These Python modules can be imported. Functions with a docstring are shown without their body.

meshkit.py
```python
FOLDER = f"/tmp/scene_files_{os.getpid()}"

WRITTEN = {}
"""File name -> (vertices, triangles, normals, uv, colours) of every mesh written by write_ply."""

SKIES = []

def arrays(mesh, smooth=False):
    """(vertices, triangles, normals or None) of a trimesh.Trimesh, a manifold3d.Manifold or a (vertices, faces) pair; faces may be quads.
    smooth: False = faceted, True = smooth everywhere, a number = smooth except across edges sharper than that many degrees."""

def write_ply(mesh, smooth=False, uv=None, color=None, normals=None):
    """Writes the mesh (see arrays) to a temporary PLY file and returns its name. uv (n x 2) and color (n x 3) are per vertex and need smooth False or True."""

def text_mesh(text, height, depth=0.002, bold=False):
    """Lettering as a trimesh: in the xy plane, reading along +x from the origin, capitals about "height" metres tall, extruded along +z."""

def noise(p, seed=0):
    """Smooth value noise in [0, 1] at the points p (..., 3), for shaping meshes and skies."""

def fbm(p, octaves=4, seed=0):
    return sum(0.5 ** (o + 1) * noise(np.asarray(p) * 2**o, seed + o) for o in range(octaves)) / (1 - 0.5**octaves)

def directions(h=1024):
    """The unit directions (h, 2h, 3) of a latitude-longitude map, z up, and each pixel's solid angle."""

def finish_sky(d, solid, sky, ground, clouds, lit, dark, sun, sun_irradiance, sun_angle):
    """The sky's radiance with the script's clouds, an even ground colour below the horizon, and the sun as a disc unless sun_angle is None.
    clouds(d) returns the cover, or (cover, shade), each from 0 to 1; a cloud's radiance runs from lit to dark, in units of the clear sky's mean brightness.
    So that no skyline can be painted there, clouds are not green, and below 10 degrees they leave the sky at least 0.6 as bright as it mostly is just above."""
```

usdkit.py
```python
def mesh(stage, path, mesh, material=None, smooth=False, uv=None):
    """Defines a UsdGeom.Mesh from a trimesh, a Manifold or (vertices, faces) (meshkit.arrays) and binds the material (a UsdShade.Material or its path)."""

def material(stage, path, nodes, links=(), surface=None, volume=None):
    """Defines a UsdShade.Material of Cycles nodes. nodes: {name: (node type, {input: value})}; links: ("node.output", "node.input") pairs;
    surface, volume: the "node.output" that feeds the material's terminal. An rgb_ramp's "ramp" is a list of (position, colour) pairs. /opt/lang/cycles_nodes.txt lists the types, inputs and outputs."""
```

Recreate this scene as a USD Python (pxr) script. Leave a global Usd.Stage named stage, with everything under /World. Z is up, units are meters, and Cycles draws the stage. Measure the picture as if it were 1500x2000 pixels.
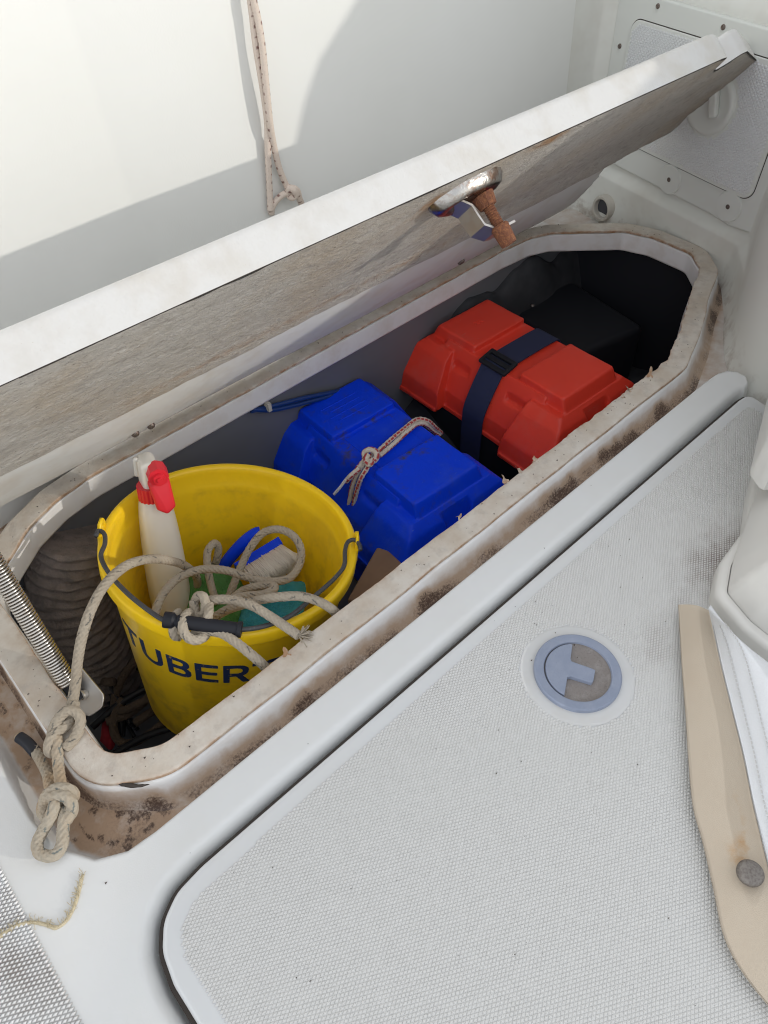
import math, random
import numpy as np, trimesh, manifold3d as m3, shapely
from shapely.geometry import Polygon, Point, LineString
from shapely import affinity
import usdkit, meshkit
from pxr import Usd, UsdGeom, UsdLux, UsdShade, Gf, Sdf, Vt

stage = Usd.Stage.CreateInMemory()
UsdGeom.SetStageUpAxis(stage, UsdGeom.Tokens.z)
UsdGeom.SetStageMetersPerUnit(stage, 1.0)
UsdGeom.Xform.Define(stage, '/World')
rng = np.random.default_rng(7)

# ---------------------------------------------------------------- camera, sky, sun, exposure
PITCH, HEAD, ROLL = np.radians([47.6, 49.0, -2.5])
fwd = np.array([np.cos(HEAD)*np.cos(PITCH), np.sin(HEAD)*np.cos(PITCH), -np.sin(PITCH)])
rt = np.array([np.sin(HEAD), -np.cos(HEAD), 0]); upv = np.cross(rt, fwd)
camR = np.cos(ROLL)*rt + np.sin(ROLL)*upv; camU = -np.sin(ROLL)*rt + np.cos(ROLL)*upv
cam = UsdGeom.Camera.Define(stage, '/World/camera')
cm = Gf.Matrix4d(*camR, 0, *camU, 0, *(-fwd), 0, 0, 0, 0.63, 1)
cam.AddTransformOp().Set(cm)
cam.CreateHorizontalApertureAttr(36.0); cam.CreateVerticalApertureAttr(48.0)
cam.CreateFocalLengthAttr(33.6); cam.CreateClippingRangeAttr((0.05, 100.0))
cam.CreateExposureAttr(EXPO:=-0.52)

SUN = np.array([.563, -.788, .249]); SUN /= np.linalg.norm(SUN)
elev, rot = math.asin(SUN[2]), math.atan2(SUN[0], SUN[1])
sky = UsdLux.DomeLight.Define(stage, '/World/sky')
skym = usdkit.material(stage, '/World/Looks/sky', {
    's': ('sky_texture', {'sky_type': 'single_scattering', 'sun_disc': False, 'sun_elevation': elev, 'sun_rotation': rot, 'aerosol_density': 1.0}),
    'w': ('hsv', {'saturation': 0.8}), 'tc': ('texture_coordinate', {}),
    'n': ('noise_texture', {'scale': 2.1, 'detail': 7, 'roughness': .55}), 'r': ('map_range', {'from_min': .30, 'from_max': .62, 'to_min': 0.25, 'to_max': .85, 'clamp': True}),
    'kc': ('color', {'value': ((CLOUD:=15.0)*.965, CLOUD*.99, CLOUD*1.035)}), 'm': ('mix_color', {'use_clamp': False}),
    'b': ('background_shader', {'strength': 0.15})}, [('s.color', 'w.color'), ('tc.generated', 'n.vector'), ('n.fac', 'r.value'), ('r.result', 'm.fac'), ('w.color', 'm.a'), ('kc.color', 'm.b'), ('m.result', 'b.color')], surface='b.background')
UsdShade.MaterialBindingAPI.Apply(sky.GetPrim()).Bind(skym)
sky.GetPrim().SetCustomDataByKey('kind', 'structure')
sun = UsdLux.DistantLight.Define(stage, '/World/sun')
sun.CreateIntensityAttr(0.5); sun.CreateAngleAttr(0.5); sun.CreateColorAttr(Gf.Vec3f(1.0, 0.95, 0.87)); sun.CreateNormalizeAttr(True)
zz = SUN; xx = np.cross([0, 0, 1.0], zz); xx /= np.linalg.norm(xx); yy = np.cross(zz, xx)
sun.AddTransformOp().Set(Gf.Matrix4d(*xx, 0, *yy, 0, *zz, 0, 0, 0, 0, 1))

# ---------------------------------------------------------------- helpers: naming, meshes, materials
used = {}
def numbered(base):
    used[base] = used.get(base, -1) + 1
    return base if used[base] == 0 else '%s_%03d' % (base, used[base])

def path_for(name, parent):
    p = parent.GetPath().pathString if parent is not None else '/World'
    return numbered(p + '/' + name)

def tag(prim, label=None, cat=None, group=None, kind=None):
    for k, v in (('label', label), ('category', cat), ('group', group), ('kind', kind)):
        if v: prim.SetCustomDataByKey(k, v)
    return prim

def thing(name, label=None, cat=None, group=None, kind=None, loc=(0, 0, 0)):
    x = UsdGeom.Xform.Define(stage, path_for(name, None))
    x.AddTranslateOp().Set(Gf.Vec3d(*map(float, loc)))
    return tag(x.GetPrim(), label, cat, group, kind)

def vf(m):
    if hasattr(m, 'to_mesh'):
        q = m.to_mesh(); return np.array(q.vert_properties[:, :3], float), np.array(q.tri_verts, int)
    if isinstance(m, tuple):
        v, f = np.asarray(m[0], float), np.asarray(m[1], int)
        if f.shape[1] == 4: f = np.vstack([f[:, [0, 1, 2]], f[:, [0, 2, 3]]])
        return v, f
    return np.array(m.vertices, float), np.array(m.faces, int)

def cat_mesh(ms):
    V, F, n = [], [], 0
    for m in ms:
        v, f = vf(m); V.append(v); F.append(f + n); n += len(v)
    return np.vstack(V), np.vstack(F)

def obj(name, mesh, mat, parent=None, smooth=35, mark=None, kind=None, label=None):
    v, f = vf(mesh); u_, inv_ = np.unique(f, return_inverse=True)
    if len(u_) < len(v):
        v, f = v[u_], inv_.reshape(-1, 3); mark = None if mark is None else np.asarray(mark)[u_]
    if parent is not None:
        t = UsdGeom.Xformable(parent).ComputeLocalToWorldTransform(Usd.TimeCode.Default())
        v = v - np.array(t.ExtractTranslation())
    p = path_for(name, parent)
    g = usdkit.mesh(stage, p, (v, f), M[mat], smooth=(smooth if mark is None else (True if smooth else False)))
    if mark is not None:
        UsdGeom.PrimvarsAPI(g).CreatePrimvar('mark', Sdf.ValueTypeNames.FloatArray, 'vertex').Set(Vt.FloatArray.FromNumpy(np.asarray(mark, np.float32)))
    return tag(g.GetPrim(), label, None, None, kind)

M = {}
def mat(name, base, rough=.5, metal=0., noise=(), mark=None, bump=(), spec=.5, trans=None, coat=0., **kw):
    """noise: (scale, colour, amount, lo, hi, detail, stretch); mark: (colour, grain scale, lo, hi); bump: (scale, height, detail)"""
    n, L = {'g': ('geometry', {}), 'c0': ('color', {'value': base}), 'p': ('principled_bsdf', {'roughness': rough, 'metallic': metal, 'specular_ior_level': spec, 'coat_weight': coat, **kw})}, []
    cur = 'c0.color'
    for i, q in enumerate(noise):
        sc, col, amt, lo, hi = q[:5]; det = q[5] if len(q) > 5 else 5; st = q[6] if len(q) > 6 else None
        n[f'n{i}'] = ('noise_texture', {'scale': sc, 'detail': det, 'roughness': .6})
        if st is not None:
            n[f'mp{i}'] = ('mapping', {'scale': st}); L += [('g.position', f'mp{i}.vector'), (f'mp{i}.vector', f'n{i}.vector')]
        else: L.append(('g.position', f'n{i}.vector'))
        n[f'r{i}'] = ('map_range', {'from_min': lo, 'from_max': hi, 'to_min': 0., 'to_max': amt, 'clamp': True})
        n[f'k{i}'] = ('color', {'value': col}); n[f'x{i}'] = ('mix_color', {})
        L += [(f'n{i}.fac', f'r{i}.value'), (f'r{i}.result', f'x{i}.fac'), (cur, f'x{i}.a'), (f'k{i}.color', f'x{i}.b')]
        cur = f'x{i}.result'
    if mark:
        for j, q in enumerate(mark if isinstance(mark[0], (tuple, list)) and len(mark[0]) > 3 else [mark]):
            col, sc, lo, hi = q[:4]; m0, m1 = q[4:] if len(q) > 4 else (0., 1.)
            n[f'at{j}'] = ('attribute', {'attribute': 'mark'}); n[f'a{j}'] = ('map_range', {'from_min': m0, 'from_max': m1, 'to_min': 0., 'to_max': 1., 'clamp': True}); L.append((f'at{j}.fac', f'a{j}.value')); n[f'kc{j}'] = ('color', {'value': col}); n[f'mx{j}'] = ('mix_color', {})
            if sc:
                n[f'an{j}'] = ('noise_texture', {'scale': sc, 'detail': 6, 'roughness': .65}); n[f'ar{j}'] = ('map_range', {'from_min': lo, 'from_max': hi, 'to_min': -1., 'to_max': 1., 'clamp': True})
                n[f'am{j}'] = ('math', {'math_type': 'add', 'use_clamp': True}); n[f'ag{j}'] = ('math', {'math_type': 'multiply', 'use_clamp': True})
                n[f'as{j}'] = ('math', {'math_type': 'multiply', 'value2': 2.0, 'use_clamp': True})
                L += [('g.position', f'an{j}.vector'), (f'an{j}.fac', f'ar{j}.value'), (f'ar{j}.result', f'am{j}.value1'), (f'a{j}.result', f'am{j}.value2'),
                      (f'a{j}.result', f'as{j}.value1'), (f'am{j}.value', f'ag{j}.value1'), (f'as{j}.value', f'ag{j}.value2'), (f'ag{j}.value', f'mx{j}.fac')]
            else: L.append((f'a{j}.result', f'mx{j}.fac'))
            L += [(cur, f'mx{j}.a'), (f'kc{j}.color', f'mx{j}.b')]; cur = f'mx{j}.result'
    L.append((cur, 'p.base_color'))
    prev = None
    for i, q in enumerate(bump):
        sc, h = q[:2]; det = q[2] if len(q) > 2 else 4; st = q[3] if len(q) > 3 else None
        n[f'bn{i}'] = ('noise_texture', {'scale': sc, 'detail': det, 'roughness': .6}); n[f'b{i}'] = ('bump', {'distance': h, 'strength': 1.0})
        if st is not None:
            n[f'bm{i}'] = ('mapping', {'scale': st}); L += [('g.position', f'bm{i}.vector'), (f'bm{i}.vector', f'bn{i}.vector')]
        else: L.append(('g.position', f'bn{i}.vector'))
        L.append((f'bn{i}.fac', f'b{i}.height'))
        if prev: L.append((prev, f'b{i}.normal'))
        prev = f'b{i}.normal'
    if prev: L.append((prev, 'p.normal'))
    M[name] = usdkit.material(stage, '/World/Looks/' + name, n, L, surface='p.BSDF')

GEL = (.72, .72, .70)
grime = lambda a=.25: [(7, (.60, .58, .52), a, .45, .75), (900, (.40, .36, .30), .5, .74, .80, 2)]
mat('wall_gelcoat', (.735, .735, .705), .42, noise=[(3, (.69, .69, .65), .6, .4, .7), (1200, (.5, .48, .42), .25, .72, .8, 2)], bump=[(500, .00012, 3)])
mat('deck_gelcoat', (.68, .685, .675), .36, noise=grime(.3), mark=[((.40, .275, .185), 50, -.3, 1.3, 0, .6), ((.085, .05, .035), 420, .22, .78, .6, 1.)], bump=[(700, .00010, 3)])
mat('rim_gelcoat', (.72, .71, .70), .36, noise=[(26, (.56, .49, .42), .5, .48, .72), (600, (.2, .13, .09), .7, .74, .79, 3)], mark=[((.42, .31, .225), 50, -.3, 1.3, 0, .6), ((.085, .05, .035), 420, .22, .78, .6, 1.)], bump=[(60, .0005, 4)])
mat('gasket_rubber', (.61, .565, .50), .6, noise=[(14, (.48, .40, .31), .8, .40, .68), (60, (.38, .34, .30), .5, .52, .7), (380, (.14, .09, .06), .7, .73, .78, 3)], mark=((.33, .19, .10), 70, .1, .9), bump=[(45, .0010, 5), (400, .0003, 3)])
mat('lid_gelcoat', (.595, .585, .565), .34, noise=[(6, (.56, .51, .43), .5, .5, .75), (24, (.51, .48, .43), .6, .46, .70), (420, (.40, .33, .25), .6, .69, .76, 4)], bump=[(55, .0012, 3), (300, .0002, 2)])
mat('lid_board', (.46, .43, .385), .75, noise=[(7, (.41, .32, .22), .85, .46, .7, 5, (.8, .6, .6)), (75, (.30, .27, .24), .6, .50, .68, 8, (.75, 1, 1)), (240, (.62, .60, .57), .5, .52, .7, 5, (.6, 1, 1)), (300, (.12, .095, .075), .85, .63, .70, 6, (.6, 1, 1)), (700, (.15, .12, .10), .6, .62, .72, 4)], mark=((.30, .17, .08), 60, .0, 1.), bump=[(140, .004, 7, (.7, 1, 1)), (500, .0016, 4)])
mat('flange_gelcoat', (.62, .62, .60), .45, noise=[(14, (.50, .44, .36), .6, .5, .75), (260, (.16, .13, .11), .9, .71, .74, 4)], bump=[(30, .0012, 4)])
mat('tread_gelcoat', (.63, .64, .64), .40, noise=[(5, (.62, .60, .55), .4, .45, .7)], mark=((.33, .30, .28), 9, .38, .75))
mat('tread_dirty', (.645, .64, .62), .42, mark=((.17, .12, .095), 45, -.1, 1.1))
mat('console_gelcoat', (.67, .66, .62), .45, noise=[(3, (.62, .60, .56), .5, .4, .7), (1000, (.4, .38, .34), .3, .72, .8, 2)], bump=[(500, .0001, 3)])
mat('bulkhead_gelcoat', (.66, .66, .61), .45, noise=[(8, (.50, .46, .40), .5, .5, .75), (1000, (.4, .38, .34), .3, .72, .8, 2)], mark=((.30, .24, .19), 40, .3, .8))
mat('panel_plastic', (.64, .65, .61), .45, noise=[(900, (.5, .48, .44), .3, .7, .8, 2)])
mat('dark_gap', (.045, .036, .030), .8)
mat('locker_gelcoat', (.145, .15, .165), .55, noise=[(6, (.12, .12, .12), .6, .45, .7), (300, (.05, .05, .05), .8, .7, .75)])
mat('locker_bounce', (.36, .36, .35), .5, noise=[(6, (.25, .24, .23), .6, .45, .7)])  # paler than the far wall, added to bounce light onto the bucket
mat('black_fabric', (.022, .024, .028), .7, noise=[(30, (.04, .04, .045), .7, .45, .65)], bump=[(1500, .0003, 2)])
mat('black_plastic', (.014, .015, .019), .6, spec=.2)
mat('yellow_plastic', (.92, .59, .010), .36, noise=[(14, (.66, .40, .02), .35, .5, .75), (700, (.3, .18, .03), .5, .73, .78)], mark=((.30, .17, .03), 30, .3, .75), bump=[(120, .0003, 3)], subsurface_weight=.08, subsurface_scale=.004, subsurface_radius=(1, .7, .1))
mat('navy_ink', (.010, .024, .085), .5, noise=[(160, (.5, .33, .03), .85, .62, .70, 6)])
mat('dark_wire', (.05, .052, .056), .5, noise=[(400, (.16, .14, .12), .6, .55, .7)], bump=[(900, .0004, 3)])
mat('grip_rubber', (.012, .013, .018), .55, spec=.3)
mat('rope_grey', (.40, .345, .27), .85, noise=[(25, (.29, .24, .18), .7, .42, .68), (900, (.26, .22, .18), .5, .55, .75)], mark=((.035, .045, .05), 0, 0, 0), bump=[(1800, .0004, 3)])
mat('rope_tan', (.40, .35, .275), .85, noise=[(25, (.42, .27, .14), .7, .45, .7), (900, (.3, .24, .18), .5, .55, .75)], mark=((.04, .09, .11), 0, 0, 0), bump=[(1800, .0004, 3)])
mat('rope_ties', (.66, .60, .52), .85, noise=[(60, (.48, .38, .28), .6, .45, .7)], mark=((.40, .02, .025), 0, 0, 0), bump=[(1500, .0004, 3)])
mat('bungee_cloth', (.66, .56, .48), .85, noise=[(500, (.55, .44, .36), .5, .45, .7)], mark=((.16, .07, .06), 0, 0, 0), bump=[(1800, .0003, 3)])
mat('black_tape', (.015, .018, .025), .35)
mat('blue_plastic', (.0008, .050, .78), .5, spec=.22, noise=[(9, (.0015, .04, .62), .5, .5, .7), (15, (.05, .12, .55), .35, .54, .75, 8), (220, (.10, .20, .60), .6, .70, .76, 3, (.25, 1, 1))], mark=((.06, .055, .05), 70, .35, .7), bump=[(180, .0006, 3)])
mat('red_plastic', (.76, .046, .022), .46, noise=[(10, (.66, .038, .018), .5, .45, .7), (500, (.36, .03, .02), .4, .6, .75), (16, (.60, .13, .10), .35, .54, .75, 8), (220, (.62, .20, .16), .6, .70, .76, 3, (.25, 1, 1))], bump=[(600, .0003, 3)])
mat('navy_webbing', (.014, .020, .060), .7, bump=[(900, .0005, 2)])
mat('bottle_plastic', (.66, .63, .56), .34, subsurface_weight=.5, subsurface_scale=.02, subsurface_radius=(1, .9, .7), bump=[(60, .0006, 2)])
mat('clear_plastic', (.68, .65, .58), .3, subsurface_weight=.4, subsurface_scale=.01, subsurface_radius=(1, .9, .7))
mat('trigger_plastic', (.66, .020, .035), .33)
mat('bristle', (.82, .77, .70), .7, mark=((.55, .33, .20), 0, 0, 0), noise=[(60, (.66, .6, .52), .5, .45, .7)])
mat('green_cloth', (.10, .30, .07), .95, noise=[(40, (.16, .38, .13), .6, .4, .65)], bump=[(700, .003, 4)])
mat('teal_cloth', (.04, .32, .42), .95, noise=[(40, (.08, .42, .50), .6, .4, .65)], bump=[(700, .003, 4)])
mat('rust', (.16, .055, .025), .85, noise=[(300, (.30, .12, .045), .8, .45, .65), (900, (.045, .02, .014), .7, .5, .7)], bump=[(700, .0012, 5)])
mat('steel', (.50, .48, .45), .38, 1., noise=[(60, (.45, .34, .25), .5, .5, .75)], bump=[(40, .0006, 2)])
mat('stained_steel', (.50, .48, .45), .24, 1., mark=((.10, .04, .02), 120, .0, 1.), noise=[(45, (.20, .10, .06), .8, .56, .66), (200, (.28, .15, .08), .6, .5, .7)], bump=[(200, .0006, 3)])
mat('spring_steel', (.62, .59, .55), .25, 1., noise=[(120, (.35, .27, .2), .5, .5, .75)])
mat('latch_plastic', (.23, .265, .35), .45, noise=[(60, (.30, .33, .41), .5, .4, .7), (500, (.18, .2, .28), .5, .6, .75)], bump=[(400, .0004, 3)])
mat('latch_dirt', (.235, .21, .195), .8, noise=[(90, (.32, .30, .285), .6, .48, .7), (500, (.16, .14, .125), .6, .52, .72)], bump=[(300, .0008, 4)])
mat('boss_gelcoat', (.585, .585, .575), .42, noise=[(30, (.52, .50, .46), .5, .5, .75)])
mat('canvas_white', (.70, .71, .72), .8, noise=[(900, (.62, .62, .62), .5, .4, .7)], bump=[(1400, .0004, 2), (25, .002, 3)])
mat('canvas_beige', (.485, .415, .325), .85, noise=[(12, (.44, .35, .26), .45, .4, .7), (800, (.5, .4, .3), .4, .5, .7)], mark=((.42, .24, .10), 60, .25, .85), bump=[(1400, .0003, 2)])
mat('stitch_thread', (.56, .555, .54), .8)
mat('snap_metal', (.22, .20, .18), .45, .8, noise=[(500, (.12, .10, .09), .7, .45, .65)], bump=[(800, .0004, 3)])
mat('glue', (.64, .55, .37), .6, bump=[(700, .002, 4)])
mat('hose_fabric', (.26, .215, .19), .85, noise=[(50, (.14, .12, .11), .7, .45, .65)], bump=[(90, .004, 4)])
mat('pipe_plastic', (.50, .47, .41), .5)
mat('pipe_dark', (.06, .06, .07), .5)
mat('cable_blue', (.006, .035, .16), .4)
mat('cable_black', (.018, .018, .02), .45)
mat('cardboard', (.28, .17, .10), .85, noise=[(30, (.22, .13, .08), .6, .4, .7)])
mat('rag_red', (.30, .012, .02), .8)
mat('old_rope', (.16, .115, .08), .9, bump=[(600, .003, 4)])
mat('speck', (.06, .045, .035), .8)
mat('screw_metal', (.20, .17, .15), .5, .7, noise=[(700, (.10, .05, .03), .8, .45, .6)])
mat('sail_cloth', (.35, .36, .38), .8)

# ---------------------------------------------------------------- helpers: shapes
def catmull(pts, step):
    p = np.asarray(pts, float)
    if len(p) == 2:
        n = max(2, int(np.linalg.norm(p[1]-p[0])/step)); return p[0] + np.linspace(0, 1, n+1)[:, None]*(p[1]-p[0])
    P = np.vstack([2*p[0]-p[1], p, 2*p[-1]-p[-2]]); out = []
    for i in range(1, len(P)-2):
        a, b, c, d = P[i-1:i+3]
        t01, t12, t23 = (max(np.linalg.norm(q), 1e-6)**.5 for q in (b-a, c-b, d-c))
        m1 = (c-b) + t12*((b-a)/t01 - (c-a)/(t01+t12)); m2 = (c-b) + t12*((d-c)/t23 - (d-b)/(t12+t23))
        t = np.linspace(0, 1, 24, endpoint=False)[:, None]
        out.append((2*t**3-3*t**2+1)*b + (t**3-2*t**2+t)*m1 + (-2*t**3+3*t**2)*c + (t**3-t**2)*m2)
    out = np.vstack(out + [p[-1:]])
    s = np.r_[0, np.cumsum(np.linalg.norm(np.diff(out, axis=0), axis=1))]
    n = max(2, int(s[-1]/step)); q = np.linspace(0, s[-1], n+1)
    return np.stack([np.interp(q, s, out[:, k]) for k in range(3)], 1)

def frames(p):
    t = np.gradient(p, axis=0); t /= np.linalg.norm(t, axis=1, keepdims=True)+1e-12
    a = np.cross(t[0], [0, 0, 1.]) if abs(t[0, 2]) < .9 else np.cross(t[0], [1., 0, 0]); a /= np.linalg.norm(a)
    A = []
    for i in range(len(p)):
        a = a - t[i]*(a@t[i]); a /= np.linalg.norm(a)+1e-12; A.append(a)
    A = np.array(A); return t, A, np.cross(t, A)

def sweep(p, rad, sides=12, cap=True, shape=None, closed=False):
    """tube round the polyline p; rad(L, theta) or number; shape: (k,2) cross-section instead of a circle"""
    t, A, B = frames(p); L = np.r_[0, np.cumsum(np.linalg.norm(np.diff(p, axis=0), axis=1))]
    if shape is None:
        th = np.arange(sides)*2*np.pi/sides
        r = rad(L[:, None], th[None]) if callable(rad) else np.broadcast_to(np.asarray(rad, float).reshape(-1, 1) if np.ndim(rad) else rad, (len(p), sides))
        v = p[:, None] + (r*np.cos(th))[..., None]*A[:, None] + (r*np.sin(th))[..., None]*B[:, None]
    else:
        shape = np.asarray(shape, float); sides = len(shape)
        v = p[:, None] + shape[None, :, :1]*A[:, None] + shape[None, :, 1:]*B[:, None]
    n = len(p); i, j = np.meshgrid(np.arange(n-1), np.arange(sides), indexing='ij')
    q = np.stack([i*sides+j, i*sides+(j+1) % sides, (i+1)*sides+(j+1) % sides, (i+1)*sides+j], -1).reshape(-1, 4)
    V = v.reshape(-1, 3); F = np.vstack([q[:, [0, 2, 1]], q[:, [0, 3, 2]]])
    F = F[:, ::-1]
    if cap:
        V = np.vstack([V, p[:1], p[-1:]]); k = np.arange(sides)
        F = np.vstack([F, np.stack([np.full(sides, n*sides), (k+1) % sides, k], 1), np.stack([np.full(sides, n*sides+1), (n-1)*sides+k, (n-1)*sides+(k+1) % sides], 1)])
    return V, F

def braid(pts, r, strands=6, step=.0010, sides=30, tracer=2, seed=0, amp=.13, fray=0):
    """a braided rope with raised strands; returns mesh and the mark of its dark tracer yarns"""
    p = catmull(pts, step); k = strands/r*.8
    rr = np.random.default_rng(seed)
    def rad(L, th):
        a = np.sin(strands*th + k*L); b = np.sin(strands*th - k*L)
        return r*(1 + amp*(np.maximum(a, b)-.6)) * (1 + .02*np.sin(L*90+seed))
    m = sweep(p, rad, sides)
    L = np.r_[0, np.cumsum(np.linalg.norm(np.diff(p, axis=0), axis=1))]
    th = np.arange(sides)*2*np.pi/sides
    mk = np.zeros((len(p), sides))
    for q in range(tracer):
        ph = ((th[None] - L[:, None]*(70+35*q)*(1 if q % 2 else -1) + q*2.4 + seed) % (2*np.pi))
        dash = (np.sin(L*430+q*2+seed) > .15)[:, None]
        mk = np.maximum(mk, ((ph < .30) & dash)*.7)
    mk = np.r_[mk.ravel(), 0, 0]
    return m, mk

def prism(poly, z0, z1):
    """extruded shapely polygon"""
    gs = getattr(poly, 'geoms', [poly])
    return cat_mesh([(lambda e: (e.vertices + [0, 0, z0], e.faces))(trimesh.creation.extrude_polygon(g, z1-z0, engine='earcut')) for g in gs])

def slab(poly, z0, z1, bevel=.003, steps=3):
    """extruded polygon with rounded top edge (rings of inward offsets)"""
    rings = [(0, z0)] + [(bevel*(1-math.cos(a)), z1-bevel+bevel*math.sin(a)) for a in np.linspace(0, math.pi/2, steps+1)]
    c = resample(np.array(poly.exterior.coords)[:-1], .004)
    n = len(c); nr = normals2(c); V, F = [], []
    for o, z in rings: V.append(np.c_[c - nr*o, np.full(n, z)])
    V = np.vstack(V); i = np.arange(n)
    for k in range(len(rings)-1):
        a, b = k*n+i, k*n+(i+1) % n; F.append(np.stack([a, b, b+n], 1)); F.append(np.stack([a, b+n, a+n], 1))
    top = Polygon((c - nr*rings[-1][0])); tv, tf = trimesh.creation.triangulate_polygon(Polygon(c - nr*rings[-1][0]), engine='earcut')
    V2 = np.c_[tv, np.full(len(tv), z1)]
    return np.vstack([V, V2]), np.vstack(F + [tf + len(V)])

def resample(c, step):
    c = np.asarray(c, float); d = np.vstack([c, c[:1]]); s = np.r_[0, np.cumsum(np.linalg.norm(np.diff(d, axis=0), axis=1))]
    n = max(8, int(s[-1]/step)); q = np.linspace(0, s[-1], n, endpoint=False)
    return np.stack([np.interp(q, s, d[:, k]) for k in range(c.shape[1])], 1)

def normals2(c):
    """outward normals of a counter-clockwise closed loop"""
    t = np.roll(c, -1, 0) - np.roll(c, 1, 0); t /= np.linalg.norm(t, axis=1, keepdims=True)+1e-12
    return np.stack([t[:, 1], -t[:, 0]], 1)

def rounded(poly, r):
    return poly.buffer(-r, quad_segs=12).buffer(2*r, quad_segs=12).buffer(-r, quad_segs=12)

def ccw(poly):
    return shapely.geometry.polygon.orient(poly, 1)

def box(c, s, rot=None):
    m = trimesh.creation.box(s); v = np.array(m.vertices)
    if rot is not None: v = v @ np.asarray(rot).T
    return v + np.asarray(c), np.array(m.faces)

def rbox(s, r=.004, seg=12):
    """rounded box, centred"""
    h = np.array(s)/2 - r
    return m3.Manifold.batch_hull([m3.Manifold.sphere(r, seg).translate((a*h[0], b*h[1], c*h[2])) for a in (-1, 1) for b in (-1, 1) for c in (-1, 1)])

def hull(pts): return m3.Manifold.hull_points(np.asarray(pts, float))

def lathe(prof, n=96):
    prof = np.asarray(prof, float); th = np.arange(n)*2*np.pi/n; k = len(prof)
    V = np.stack([prof[:, None, 0]*np.cos(th), prof[:, None, 0]*np.sin(th), np.broadcast_to(prof[:, None, 1], (k, n))], -1).reshape(-1, 3)
    i, j = np.meshgrid(np.arange(k-1), np.arange(n), indexing='ij')
    q = np.stack([i*n+j, i*n+(j+1) % n, (i+1)*n+(j+1) % n, (i+1)*n+j], -1).reshape(-1, 4)
    return V, np.vstack([q[:, [0, 1, 2]], q[:, [0, 2, 3]]])

def to_frame(m, o, X, Y, Z):
    v, f = vf(m); return np.asarray(o) + v[:, :1]*X + v[:, 1:2]*Y + v[:, 2:]*Z, f

def grid(xs, ys, fn):
    X, Y = np.meshgrid(xs, ys, indexing='ij'); V = fn(X, Y); n, k = X.shape
    i, j = np.meshgrid(np.arange(n-1), np.arange(k-1), indexing='ij')
    q = np.stack([i*k+j, (i+1)*k+j, (i+1)*k+j+1, i*k+j+1], -1).reshape(-1, 4)
    return V.reshape(-1, 3), np.vstack([q[:, [0, 1, 2]], q[:, [0, 2, 3]]])

def smoothstep(a, b, x):
    t = np.clip((x-a)/(b-a), 0, 1); return t*t*(3-2*t)

def unit(v): v = np.asarray(v, float); return v/np.linalg.norm(v)

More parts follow.
